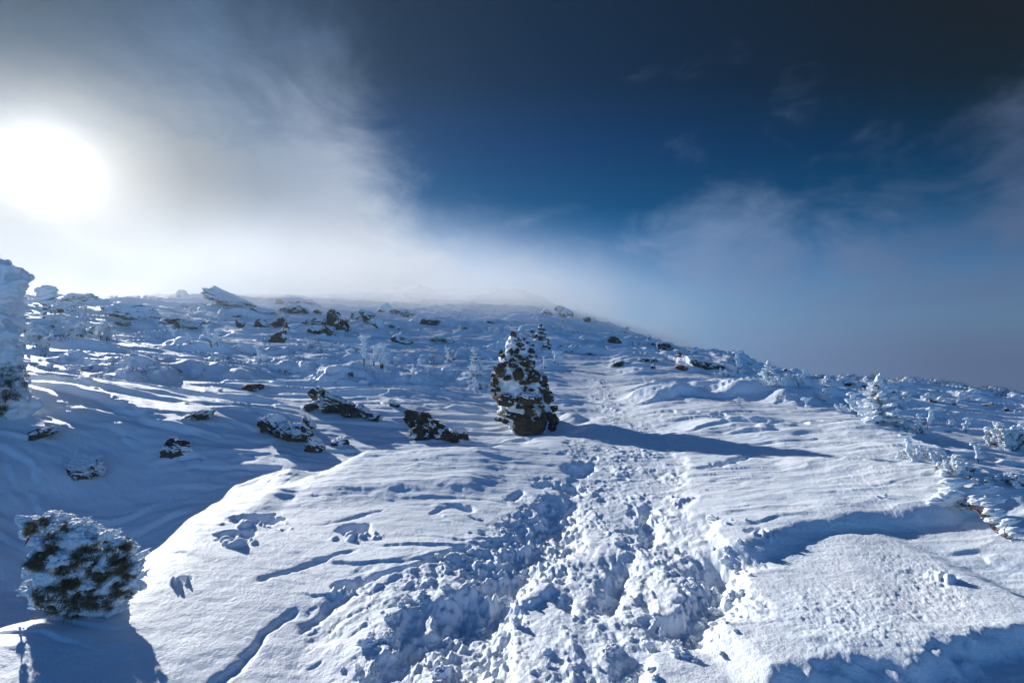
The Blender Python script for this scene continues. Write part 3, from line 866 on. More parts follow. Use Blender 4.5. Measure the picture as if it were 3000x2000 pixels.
for i, (u, vb, w, h, tilt, cov, label, opt) in enumerate(ROCKS):
    rs = np.random.RandomState(100 + i)
    x, y, z = hit(u, vb - h * .12, H)
    k = fdepth((x, y, z)) / FPX
    o = empty('boulder' if w > 60 else 'rock', (x, y, z), label, 'rock', 'rocks poking out of the snow')
    M = M_BROWN if ('brown' in label) else M_ROCK
    for (pu, pv, pw, ph, pt_) in PIECES.get(i, [(u, vb, w, h, tilt)]):
        if i in PIECES:
            q = np.array(hit(pu, pv - ph * .1, H)); W_, H_ = pw * k, ph * k
        else:
            q = np.array((x, y, z)); W_, H_ = w * k, h * k
        dep = W_ * rs.uniform(.55, .8)
        sub = 6 if (pw > 100 and vb > 1180) else 5 if pw > 50 else 4
        hh = max(H_ * 1.5, W_ * .18) * opt.get('thin', 1)
        if i in PIECES: hh = H_ * 1.25
        v, f = rock_shape(rs, sub, W_ * 1.1 / max(math.cos(pt_), .6), dep, hh, cuts=14, tilt=pt_ * (.8 if i not in PIECES else .9), yaw=rs.uniform(-.25, .25), rough=.11, lo=opt.get('lo', .38))
        v = v + np.array([0, dep * .18, H_ * (.38 if i in PIECES or 'thin' in opt else .12)]) + (q - np.array((x, y, z)))
        put('stone', raw_mesh('stone', v, f, M), o)
        sv, sf = snow_skin(v, f, rs, max(.06 * H_, .018), cov - .08, max(H_ * 1.3, W_ * .40), detail=.9, up=.65 if vb > 1100 else .85)
        if len(sf): put('snow_crust', raw_mesh('snow_crust', sv, sf, M_RIME), o)
# ------------------------------------------------------------------ the big cairn
def build_cairn(label, outline, stones, uv0, v_foot, n_back, seed, thick, name='cairn'):
    """outline: (v, u_left, u_right) rows; stones: (u, v, w, h[, brown]) on the side that faces the viewer"""
    rs = np.random.RandomState(seed)
    bx_, by_, bz_ = hit(uv0, v_foot, H)
    f0 = fdepth((bx_, by_, bz_)); k = f0 / FPX
    root = empty(name, (bx_, by_, bz_), label, 'cairn')
    O = np.array([bx_, by_, bz_])
    rows = sorted(outline)
    vv = [r[0] for r in rows]
    ul = lambda v: np.interp(v, vv, [r[1] for r in rows]); ur = lambda v: np.interp(v, vv, [r[2] for r in rows])
    rad = lambda v: (ur(v) - ul(v)) / 2 * k
    fc = f0 + rad(v_foot) * .9                                   # depth of the axis
    # frozen core
    mb = MB(); nv, nu = 90, 96
    V_ = []
    for a in range(nv):
        v = vv[0] + (vv[-1] + 25 - vv[0]) * a / (nv - 1)
        c = at_depth((ul(v) + ur(v)) / 2, v, fc); r = rad(v) * .84
        for b in range(nu):
            t = 2 * math.pi * b / nu
            V_.append((c[0] + r * math.cos(t), c[1] + r * math.sin(t) * .85, c[2]))
    V_ = np.array(V_)
    cc_ = V_.reshape(nv, nu, 3).mean(1, keepdims=True).repeat(nu, 1).reshape(-1, 3)
    dd_ = V_ - cc_
    nse = fbm(V_[:, 0] * 5, V_[:, 1] * 5, V_[:, 2] * 7, 4, seed) * .22 + fbm(V_[:, 0] * 16, V_[:, 1] * 16, V_[:, 2] * 20, 3, seed) * .07
    V_ = cc_ + dd_ * (1 + nse)[:, None]
    F_ = []
    for a in range(nv - 1):
        for b in range(nu):
            p, q = a * nu + b, a * nu + (b + 1) % nu
            F_ += [(p, p + nu, q + nu), (p, q + nu, q)]
    top = len(V_); V_ = np.vstack([V_, V_[:nu].mean(0)[None] + [0, 0, .02]])
    F_ += [(top, b, (b + 1) % nu) for b in range(nu)]
    mb.add(V_, F_)
    mb.build('snow_filling', M_RIME, root, O)
    def stone(c, w, d, h, brown, sub, face):
        v, f = rock_shape(rs, sub, w, d, h, cuts=8, tilt=rs.uniform(-.12, .12), yaw=math.atan2(face[0], -face[1]) * .8, rough=.10, lo=.55)
        st = put('stone', raw_mesh('stone', v, f, M_BROWN if brown else M_ROCK), root)
        st.location = c - O
        sv, sf = snow_skin(v, f, rs, thick * rs.uniform(.7, 1.2), rs.uniform(-1.25, -.85), min(w, h) * .9, windx=.30, up=.95, detail=1.0)
        if len(sf): put('snow_crust', raw_mesh('snow_crust', sv, sf, M_RIME), st)
    for s_ in stones:
        u, v, w, h = s_[:4]; brown = len(s_) > 4
        uc = (ul(v) + ur(v)) / 2; r = rad(v)
        dx = (u - uc) * k
        yy = math.sqrt(max(r * r - dx * dx, 0)) * .85
        c = at_depth(u, v, fc - yy)
        kk = fdepth(c) / FPX
        W_, H_ = w * kk * 1.2, h * kk * 1.3
        D_ = max(W_, H_) * .8
        out = np.array([dx / max(r, .01), -yy / max(r, .01) / .85, 0])
        c = c - out * D_ * .15
        stone(c, W_, D_, H_, brown, 5 if w > 20 else 4, out)
    for q in range(n_back):                                      # the sides and the back
        v = vv[0] + (vv[-1] - vv[0]) * rs.rand() ** .7
        t = rs.uniform(-.10, 1.10) * math.pi
        c0 = at_depth((ul(v) + ur(v)) / 2, v, fc); r = rad(v)
        out = np.array([math.cos(t), math.sin(t) * .85, 0])
        w = rs.uniform(.16, .34) * (.6 + r); h = w * rs.uniform(.4, .75)
        c = c0 + out * (r - w * .25)
        stone(c, w, w * .8, h, rs.rand() < .15, 3, -out)
Z3 = lambda x, y: (1300 + x / 3.485, 880 + y / 3.485)
zs = [(720, 350, 80, 62, 1), (770, 400, 95, 36), (780, 452, 85, 46), (865, 425, 46, 28), (915, 455, 52, 24), (808, 495, 50, 34), (575, 535, 48, 54), (600, 568, 48, 44), (685, 528, 50, 68), (748, 518, 54, 54), (770, 565, 95, 28), (900, 570, 64, 30), (950, 572, 40, 18), (825, 600, 118, 56), (710, 605, 76, 42), (640, 622, 76, 40), (583, 662, 86, 54), (522, 690, 62, 62), (705, 655, 100, 58), (872, 642, 165, 88), (562, 738, 112, 100, 1), (762, 738, 110, 132), (640, 790, 92, 50), (882, 710, 92, 34), (940, 778, 150, 112), (832, 832, 132, 52), (1015, 822, 80, 80), (512, 832, 62, 90), (515, 872, 42, 40), (538, 910, 78, 46), (835, 895, 42, 60), (905, 915, 76, 28), (1035, 905, 118, 80), (1080, 1000, 122, 104), (980, 1035, 60, 48), (600, 1010, 290, 118), (852, 995, 220, 130), (665, 1062, 84, 60), (800, 1082, 125, 46), (905, 1128, 165, 92), (1000, 1080, 64, 42), (1140, 1095, 70, 74), (630, 1168, 320, 92), (1028, 1180, 62, 112), (1098, 1172, 92, 64), (890, 1290, 330, 200), (760, 1345, 130, 90), (1040, 1370, 130, 80), (1125, 1220, 82, 120), (1110, 1310, 80, 110), (790, 1215, 180, 110), (980, 1000, 60, 60), (1000, 1250, 90, 90), (545, 1215, 100, 36)]
big_st = [(Z3(s[0], s[1]) + (s[2] / 3.485, s[3] / 3.485) + tuple(s[4:])) for s in zs]
build_cairn('tall cone-shaped cairn of dark stacked stones crusted with rime, beside the trodden path',
            [(975, 1494, 1522), (990, 1486, 1536), (1005, 1478, 1548), (1025, 1470, 1566), (1045, 1458, 1578), (1075, 1444, 1590), (1110, 1436, 1604), (1150, 1434, 1620), (1190, 1446, 1632), (1225, 1466, 1640), (1250, 1480, 1641), (1275, 1488, 1640), (1295, 1490, 1640)],
            big_st, 1570, 1272, 46, 5, .022)
# the distant cairn and the second rock pile
def z3s(l): return [(Z3(s[0], s[1]) + (s[2] / 3.485, s[3] / 3.485) + tuple(s[4:])) for s in l]
build_cairn('small distant cairn of snow-capped stones on the slope directly behind the tall cairn',
            [(948, 1580, 1588), (958, 1576, 1596), (972, 1570, 1602), (985, 1564, 1602), (998, 1560, 1600)],
            z3s([(992, 258, 40, 26), (980, 290, 60, 22), (1025, 300, 50, 24), (985, 325, 70, 24), (1030, 345, 46, 26), (960, 355, 60, 22), (1000, 370, 90, 30), (930, 372, 60, 24), (990, 395, 60, 22), (900, 362, 40, 18)]),
            1580, 997, 12, 8, .05)
build_cairn('lower pile of dark stones with a pointed top, just below right of the distant cairn',
            [(992, 1602, 1608), (1004, 1598, 1612), (1014, 1590, 1618), (1026, 1588, 1620)],
            z3s([(1062, 400, 30, 18), (1062, 425, 36, 20), (1066, 448, 34, 22), (1040, 468, 70, 26), (1090, 492, 46, 26), (1075, 480, 30, 26)]),
            1604, 1025, 8, 9, .05, name='rock_pile')
# ------------------------------------------------------------------ frosted plants
def plant(name, cat, label, u, vb, w, h, kind, seed, group=None, lean=0.0, red=False, n=None, rime=1.0, green=1.0):
    rs = np.random.RandomState(seed)
    x, y, z = hit(u, vb, H)
    k = fdepth((x, y, z)) / FPX
    W_, H_ = w * k, h * k
    o = empty(name, (x, y, z), label, cat, group)
    st, ri, le = MB(), MB(), MB()
    sub = 2 if w * h > 5000 else 1
    px = k * 2.93                      # size of a render pixel at this distance
    def branch(p0, d, L_, r, curl=.25, kk=6):
        pts = [np.array(p0, float)]; d = np.array(d, float); d /= np.linalg.norm(d)
        for i in range(kk):
            d = d + rs.normal(size=3) * curl / kk * 1.5; d /= np.linalg.norm(d)
            pts.append(pts[-1] + d * L_ / kk)
        tube(st, pts, r, r * .45, 5)
        return np.array(pts)
    def frost(pts, r, step=1.0, start=.25, jit=.5, dirv=WIND):
        m = max(2, int(np.linalg.norm(pts[-1] - pts[0]) / (r * .9) * step))
        for t in np.linspace(start, 1.0, m):
            q = np.array([np.interp(t * (len(pts) - 1), range(len(pts)), pts[:, c]) for c in range(3)])
            rr_ = r * rs.uniform(.55, 1.15) * (1 - .25 * t)
            lump(ri, rs, q + np.array([rr_ * .55, -rr_ * .1, rr_ * .15]) + rs.normal(size=3) * rr_ * .2 * jit, rr_, dirv, rs.uniform(1.2, 2.0), rs.uniform(.55, .85), sub, .4)
    if kind == 'stick':
        for s_ in range(n or 2):
            bx = rs.uniform(-.32, .32) * W_ if (n or 2) > 1 else -lean * W_ * .5
            hh = H_ * (1.0 if s_ == 0 else rs.uniform(.45, .8))
            pts = branch((bx, rs.uniform(-.1, .1) * W_, -.04), (lean * W_ / H_ * 1.0 + rs.uniform(-.15, .15) * (s_ > 0), 0, 1), hh, max(H_ * .022, px * .45), .12, 7)
            frost(pts, max(H_ * .05, px * .8) * rime, 1.0, .35)
            lump(ri, rs, pts[-1] + [H_ * .05, 0, 0], H_ * .085 * rime, WIND, 2.0, .6, 2, .45)
            for q in range(rs.randint(2, 5)):
                t = rs.uniform(.3, .9); p = pts[int(t * 7)]
                b = branch(p, (rs.uniform(-.6, 1.0), rs.uniform(-.5, .5), rs.uniform(.2, .8)), H_ * rs.uniform(.12, .25), max(H_ * .010, px * .3), .3, 4)
                frost(b, max(H_ * .035, px * .7) * rime, 1.1, .2)
    elif kind == 'conifer':
        tr = branch((0, 0, -.05), (lean * .6, 0, 1), H_ * .96, H_ * .028, .06, 8)
        lv = n or 9
        for a in range(lv):
            t = .12 + .84 * a / (lv - 1)
            p = tr[min(8, int(t * 8))] * 1.0; p = np.array([np.interp(t * 8, range(9), tr[:, c]) for c in range(3)])
            R0 = W_ * .5 * (1 - t) ** .75 + W_ * .05
            for q in range(int(4 + 7 * (1 - t))):
                th = rs.uniform(0, 2 * math.pi); R1 = R0 * rs.uniform(.65, 1.1)
                d = np.array([math.cos(th), math.sin(th), rs.uniform(.0, .35)])
                b = branch(p, d, R1, max(H_ * .008, px * .25), .3, 4)
                frost(b, max(H_ * .040 * (1.1 - .5 * t), px * .9) * rime, 1.0, .35)
                if rs.rand() < .8 * green:
                    for _ in range(3): tuft(le, rs, b[rs.randint(1, 4)] + [0, 0, -H_ * .018], H_ * .06, 12, d + [0, 0, -.5], .55, max(.05, px * .35 / (H_ * .06)))
        lump(ri, rs, tr[-1], H_ * .05 * rime, (.3, 0, 1), 1.4, .8, 2, .4)
    else:                                # 'bush' / 'mat'
        nb = n or 12
        for q in range(nb):
            a = rs.uniform(-1, 1); fy = rs.uniform(-.35, .35) * W_
            if kind == 'mat':
                hh = H_ * (1 - abs(a) ** 2 * .5) * rs.uniform(.5, 1.0)
                p0 = (a * W_ * .46, fy * .7, -.03); d = (rs.uniform(-.8, .9), rs.uniform(-.5, .4), rs.uniform(.4, 1.2))
            else:
                hh = H_ * rs.uniform(.55, 1.0) * (1 - abs(a) * .35)
                p0 = (a * W_ * .12, fy * .3, -.03); d = (a * W_ / H_ * .62 + lean, fy / H_, 1)
            b = branch(p0, d, hh, max(H_ * .018, px * .3), .35, 6)
            frost(b, max(H_ * (.085 if kind == 'mat' else .06), px * .8) * rime, 1.0, .2)
            for _ in range(rs.randint(1, 4)):
                p = b[rs.randint(2, 6)]
                c = branch(p, (rs.uniform(-.9, 1), rs.uniform(-.6, .6), rs.uniform(.1, .8)), hh * rs.uniform(.2, .4), max(H_ * .009, px * .25), .3, 4)
                frost(c, max(H_ * .05, px * .7) * rime, 1.0, .2)
                if rs.rand() < green:
                    for _ in range(3): tuft(le, rs, c[rs.randint(1, 4)] - [0, 0, H_ * .03], H_ * .12, 14, (rs.uniform(-.5, .8), -.3, -.2), .7, max(.05, px * .3 / (H_ * .12)))
    st.build('branches' if kind != 'stick' else 'stem', M_RED if red else M_BARK, o)
    ri.build('rime', M_RIME, o)
    le.build('needles', M_LEAF, o)
    return o
SAP = 'frosted saplings and twigs sticking out of the snow'
SHR = 'rime-covered shrubs on the slope'
SPR = 'rime-covered dwarf spruces'
P = plant
# left slope
P('frosted_sapling', 'sapling', 'leaning bare stem with a rime flag, left of the forked saplings on the left slope', 505, 1000, 42, 55, 'stick', 1, SAP, -.55, n=1)
P('frosted_sapling', 'sapling', 'forked frosted saplings with a white tip, midway up the left slope', 624, 1014, 44, 66, 'stick', 2, SAP, -.3, n=3)
P('frosted_sapling', 'sapling', 'thicket of thin rimed stems above the bright drift at far left', 312, 996, 56, 60, 'stick', 3, SAP, -.4, n=5)
P('frosted_sapling', 'sapling', 'thin rimed twig leaning left, second from the top of the bright snow streak', 703, 1034, 22, 36, 'stick', 4, SAP, -.5, n=2)
P('frosted_sapling', 'sapling', 'dark twig leaning left with rime tufts at its foot, left of the lone rime mound', 774, 1064, 42, 56, 'stick', 5, SAP, -.55, n=2)
P('frosted_shrub', 'shrub', 'small white rime mound with a dark twig inside, on the drift left of centre', 838, 1094, 42, 24, 'mat', 6, SHR, n=6)
P('frosted_sapling', 'sapling', 'short rimed twigs behind the forked saplings', 560, 1006, 34, 34, 'stick', 7, SAP, -.3, n=3)
P('frosted_shrub', 'shrub', 'low tangle of rimed branches spreading below the flat-topped tree at far left', 190, 985, 250, 62, 'mat', 8, SHR, n=46, rime=.8, green=.15)
P('frosted_shrub', 'shrub', 'low white tangle beside the snow-plastered tree at the left edge', 70, 1010, 110, 60, 'mat', 9, SHR, n=24, rime=.8, green=.15)
P('frosted_shrub', 'shrub', 'scattered rimed twigs in the shade under the forked saplings', 590, 1042, 120, 24, 'mat', 10, SHR, n=16, rime=.6, green=.1)
# centre
P('frosted_sapling', 'sapling', 'cluster of bare rimed sticks with one tall white plume, left of the big cairn', 1098, 1078, 130, 96, 'stick', 11, SAP, -.05, n=6)
P('frosted_shrub', 'shrub', 'low rimed brush at the foot of the cluster of bare sticks', 1112, 1092, 100, 24, 'mat', 12, SHR, n=16, rime=.6, green=.2)
P('frosted_shrub', 'shrub', 'twisted rime-coated shrub halfway between the bare sticks and the big cairn', 1316, 1058, 46, 50, 'bush', 13, SHR, n=9, green=.5)
P('frosted_spruce', 'tree', 'ragged rimed spruce with a leaning dead stem, directly left of the big cairn', 1398, 1100, 52, 82, 'conifer', 14, SPR, -.25, n=8, green=.35, rime=1.4)
P('frosted_shrub', 'shrub', 'low rimed spruce shoots in the drift at the left foot of the big cairn', 1396, 1140, 52, 50, 'mat', 15, SHR, n=10, green=.6)
P('frosted_sapling', 'sapling', 'slender twig with a rime flag just right of the big cairn', 1602, 1078, 22, 38, 'stick', 16, SAP, -.25, n=2)
P('frosted_sapling', 'sapling', 'stubby white rimed stem, right of the slender twig beside the big cairn', 1628, 1066, 20, 38, 'stick', 17, SAP, .05, n=2, rime=2.0)
P('frosted_sapling', 'sapling', 'small bent twig left of the low spruce shoots', 1340, 1128, 16, 20, 'stick', 18, SAP, -.5, n=1)
P('frosted_shrub', 'shrub', 'white rimed bushes high on the slope left of the distant cairn', 1442, 972, 44, 14, 'mat', 19, SHR, n=8, green=.3)
P('frosted_shrub', 'shrub', 'pale rimed clump above the thin grey slab on the upper slope', 1320, 928, 30, 26, 'mat', 20, SHR, n=8, green=.1)
P('frosted_shrub', 'shrub', 'line of pale rimed brush near the summit, under the snow-plastered hump', 1560, 936, 60, 12, 'mat', 21, SHR, n=10, green=.1)
P('frosted_shrub', 'shrub', 'pair of white rimed tufts right of the distant cairn', 1665, 972, 30, 16, 'mat', 22, SHR, n=6, green=.1)
P('frosted_shrub', 'shrub', 'rimed tuft among the broken rocks of the right ridge', 1862, 1012, 22, 18, 'mat', 23, SHR, n=6, green=.4)
P('frosted_shrub', 'shrub', 'dark twiggy patch in the snow below the tallest mid-slope outcrop', 1000, 1012, 80, 16, 'mat', 24, SHR, n=12, rime=.5, green=.6)
P('frosted_shrub', 'shrub', 'small rimed twigs under the thin dark slab', 1270, 1018, 60, 14, 'mat', 25, SHR, n=8, rime=.6, green=.5)
P('frosted_sapling', 'sapling', 'short stub with a white cap between the bare sticks and the twisted shrub', 1227, 1070, 16, 20, 'stick', 26, SAP, 0, n=1, rime=1.6)
P('frosted_shrub', 'shrub', 'little rimed tufts in the shaded snow right of the bare sticks', 1250, 1092, 44, 18, 'mat', 27, SHR, n=7, green=.3)
# right
P('frosted_sapling', 'sapling', 'tallest frosted sapling on the right ridge, with a white flag on top', 2162, 1092, 20, 64, 'stick', 31, SAP, .02, n=1, rime=1.3)
P('frosted_shrub', 'shrub', 'white rimed bushes left of the tallest frosted sapling', 2118, 1100, 62, 24, 'mat', 32, SHR, n=14, green=.4, rime=1.35)
P('frosted_shrub', 'shrub', 'round white rimed bush right of the tallest frosted sapling', 2212, 1098, 34, 24, 'mat', 33, SHR, n=10, green=.3, rime=1.35)
P('frosted_spruce', 'tree', 'upright rimed spruce on the right ridge with a heap of white shrub at its foot', 2250, 1114, 52, 58, 'conifer', 34, SPR, .05, n=7, green=.25, rime=1.7)
P('frosted_shrub', 'shrub', 'heap of white rime below the upright spruce on the right ridge', 2262, 1128, 70, 34, 'mat', 35, SHR, n=16, green=.3, rime=1.35)
P('frosted_shrub', 'shrub', 'rimed bushes on the skyline left of the small lone spruce', 2312, 1110, 46, 30, 'mat', 36, SHR, n=12, green=.4, rime=1.35)
P('frosted_sapling', 'sapling', 'thin rimed stems standing right of the skyline bushes', 2345, 1126, 24, 46, 'stick', 37, SAP, .05, n=3)
P('frosted_spruce', 'tree', 'small lone white spruce on the skyline above the little cone-shaped one', 2420, 1128, 38, 30, 'conifer', 38, SPR, 0, n=5, green=.25, rime=1.7)
P('frosted_spruce', 'tree', 'little cone-shaped white spruce in front of the dark hill', 2417, 1180, 48, 44, 'conifer', 39, SPR, 0, n=6, green=.25, rime=1.7)
P('frosted_sapling', 'sapling', 'stubby white stem leaning left, left of the little cone-shaped spruce', 2364, 1196, 22, 34, 'stick', 40, SAP, -.3, n=1, rime=2.2)
P('frosted_shrub', 'shrub', 'band of rimed brush on the drift left of the little cone-shaped spruce', 2310, 1165, 80, 22, 'mat', 41, SHR, n=12, rime=.6, green=.3)
P('frosted_spruce', 'tree', 'largest frosted spruce, thickly rimed and brown on its right side, against the dark hill', 2570, 1238, 124, 138, 'conifer', 42, SPR, .05, n=14, green=.45, rime=1.5)
P('frosted_sapling', 'sapling', 'rimed upright stem and branches at the left side of the largest spruce', 2506, 1212, 40, 64, 'stick', 43, SAP, .05, n=3, rime=1.6)
P('frosted_shrub', 'shrub', 'low rimed skirt spreading left from the largest spruce', 2480, 1206, 70, 30, 'mat', 44, SHR, n=14, green=.3, rime=1.35)
P('frosted_shrub', 'shrub', 'white rimed arm of brush right of the largest spruce', 2636, 1192, 50, 20, 'mat', 45, SHR, n=8, green=.2, rime=1.35)
P('frosted_shrub', 'shrub', 'dark twiggy shrub with rime caps below right of the largest spruce', 2662, 1266, 92, 52, 'mat', 46, SHR, n=16, rime=.7, green=.9)
P('frosted_sapling', 'sapling', 'leaning red-barked sapling with a white crown, left of the small upright twig', 2722, 1254, 50, 66, 'stick', 47, SAP, .45, red=True, n=1, rime=1.5)
P('frosted_sapling', 'sapling', 'shorter red-barked sapling just left of the leaning one', 2694, 1258, 24, 50, 'stick', 48, SAP, .3, red=True, n=1, rime=1.2)
P('frosted_sapling', 'sapling', 'tiny white-capped twig between the red saplings and the small upright twig', 2784, 1246, 16, 22, 'stick', 49, SAP, .2, n=1, rime=1.8)
P('frosted_sapling', 'sapling', 'small upright rimed twig on the dark slope, left of the drooping edge bush', 2828, 1262, 30, 42, 'stick', 50, SAP, .1, n=2, rime=1.5)
P('frosted_shrub', 'shrub', 'drooping dark bush with round white caps at the right edge', 2950, 1318, 120, 98, 'bush', 51, SHR, .25, n=22, green=1.0, rime=1.35)
P('frosted_sapling', 'sapling', 'white blade-like rimed stem rising from the left end of the buried shrub row', 2660, 1322, 40, 58, 'stick', 52, SAP, -.35, n=1, rime=2.0)
P('frosted_shrub', 'shrub', 'thickly snowed left part of the right-hand shrub row, below the blade-like stem', 2700, 1345, 120, 46, 'mat', 53, SHR, n=18, green=.3, rime=1.35)
P('frosted_shrub', 'shrub', 'middle part of the right-hand shrub row, brown needles under white caps', 2790, 1384, 120, 62, 'mat', 54, SHR, n=22, green=1.0, rime=1.35)
P('frosted_shrub', 'shrub', 'right end of the shrub row, dark branches reaching to the edge of the snow', 2925, 1416, 140, 50, 'mat', 55, SHR, n=20, green=1.0, rime=1.35)
P('frosted_sapling', 'sapling', 'red-stemmed sapling with a white top standing behind the shrub row', 2870, 1356, 34, 66, 'stick', 56, SAP, .0, red=True, n=1, rime=1.6)
P('frosted_shrub', 'shrub', 'small white rime cap with a twig on the drift left of the trailing branch', 2584, 1452, 30, 24, 'mat', 57, SHR, n=4, rime=1.6, green=.2)
P('frosted_spruce', 'tree', 'nearest frosted shoot on the right, white leader above the trailing branch', 2800, 1474, 80, 74, 'stick', 58, SPR, .05, n=5, rime=2.8)
# the trailing branch in front of it
def trailing():
    rs = np.random.RandomState(77)
    p0 = np.array(hit(2790, 1478, H)); k = fdepth(p0) / FPX
    o = empty('frosted_branch', tuple(p0), 'fallen-over evergreen branch trailing down to the right from the nearest frosted shoot', 'branch', SHR)
    st, ri, le = MB(), MB(), MB()
    path = [(2790, 1472), (2830, 1478), (2862, 1496), (2888, 1528), (2915, 1556), (2952, 1578)]
    f0 = fdepth(p0)
    pts = np.array([at_depth(u, v, f0 * (1 - .035 * i)) for i, (u, v) in enumerate(path)])
    for i in range(len(pts)): pts[i, 2] = max(pts[i, 2], hz(pts[i, 0], pts[i, 1], H) + .02)
    pts = smooth_poly(pts, 4) if False else pts
    tube(st, pts, .006, .003, 6)
    for i in range(60):
        t = rs.uniform(0, len(pts) - 1); j_ = int(t); p = pts[j_] + (pts[min(j_ + 1, len(pts) - 1)] - pts[j_]) * (t - j_)
        side = rs.choice([-1, 1])
        d = np.array([rs.uniform(.2, 1), rs.uniform(-.8, .1), side * rs.uniform(.0, .5) + .1])
        d /= np.linalg.norm(d); L_ = rs.uniform(.05, .13)
        q = p + d * L_
        tube(st, [p, (p + q) / 2 + rs.normal(size=3) * .006, q], .004, .002, 5)
        tuft(le, rs, p + (q - p) * rs.rand(), .04, 16, d, .7, .03)
        if rs.rand() < .95: lump(ri, rs, q + [0, 0, .012], rs.uniform(.016, .040), WIND, 1.7, .6, 2, .4)
    for (u, v, r) in ((2755, 1470, 20), (2775, 1455, 22), (2800, 1450, 18), (2870, 1430, 16), (2890, 1436, 14), (2905, 1462, 16), (2850, 1440, 14), (2960, 1570, 9), (2945, 1556, 12), (2840, 1505, 13), (2835, 1490, 15)):
        lump(ri, rs, at_depth(u, v, f0 * .99), r * k, WIND, 1.5, .7, 3, .4)
    O = tuple(p0)
    st.build('branches', M_BARK, o, O); ri.build('rime', M_RIME, o, O); le.build('needles', M_LEAF, o, O)
trailing()

# flat-topped tree on the left skyline
def captree():
    rs = np.random.RandomState(5)
    p0 = np.array(hit(133, 935, H)); f0 = fdepth(p0); k = f0 / FPX
    o = empty('flat_topped_tree', tuple(p0), 'rime-encrusted tree with a flat mushroom-like white crown and thin trunk on the left skyline', 'tree')
    st, ri = MB(), MB()
    A_ = lambda u, v, dy=0: at_depth(u, v, f0 + dy)
    tube(st, [A_(132, 945), A_(131, 905), A_(134, 870), A_(133, 850)], 5 * k, 3 * k, 7)
    for (u0, v0, u1, v1) in ((132, 895, 108, 880), (133, 880, 160, 872), (132, 910, 148, 898), (133, 868, 112, 862)):
        tube(st, [A_(u0, v0), A_((u0 + u1) / 2, (v0 + v1) / 2 + 2), A_(u1, v1)], 2.2 * k, 1.2 * k, 5)
    for u, v, r in ((133, 846, 15), (120, 850, 11), (146, 850, 12), (112, 853, 8), (152, 856, 9), (132, 860, 16), (115, 866, 10), (150, 866, 12), (128, 872, 12), (142, 874, 12), (160, 868, 8), (108, 872, 7), (135, 884, 8), (150, 884, 6), (118, 884, 6), (132, 898, 5), (128, 912, 6), (138, 925, 8), (148, 935, 10), (120, 936, 10)):
        for _ in range(3):
            lump(ri, rs, A_(u + rs.normal() * 3, v + rs.normal() * 2, rs.uniform(-1, 1) * r * k), r * k * rs.uniform(.7, 1.0), WIND, 1.5, .55, 2, .4)
    st.build('trunk', M_BARK, o, tuple(p0)); ri.build('rime', M_RIME, o, tuple(p0))
captree()

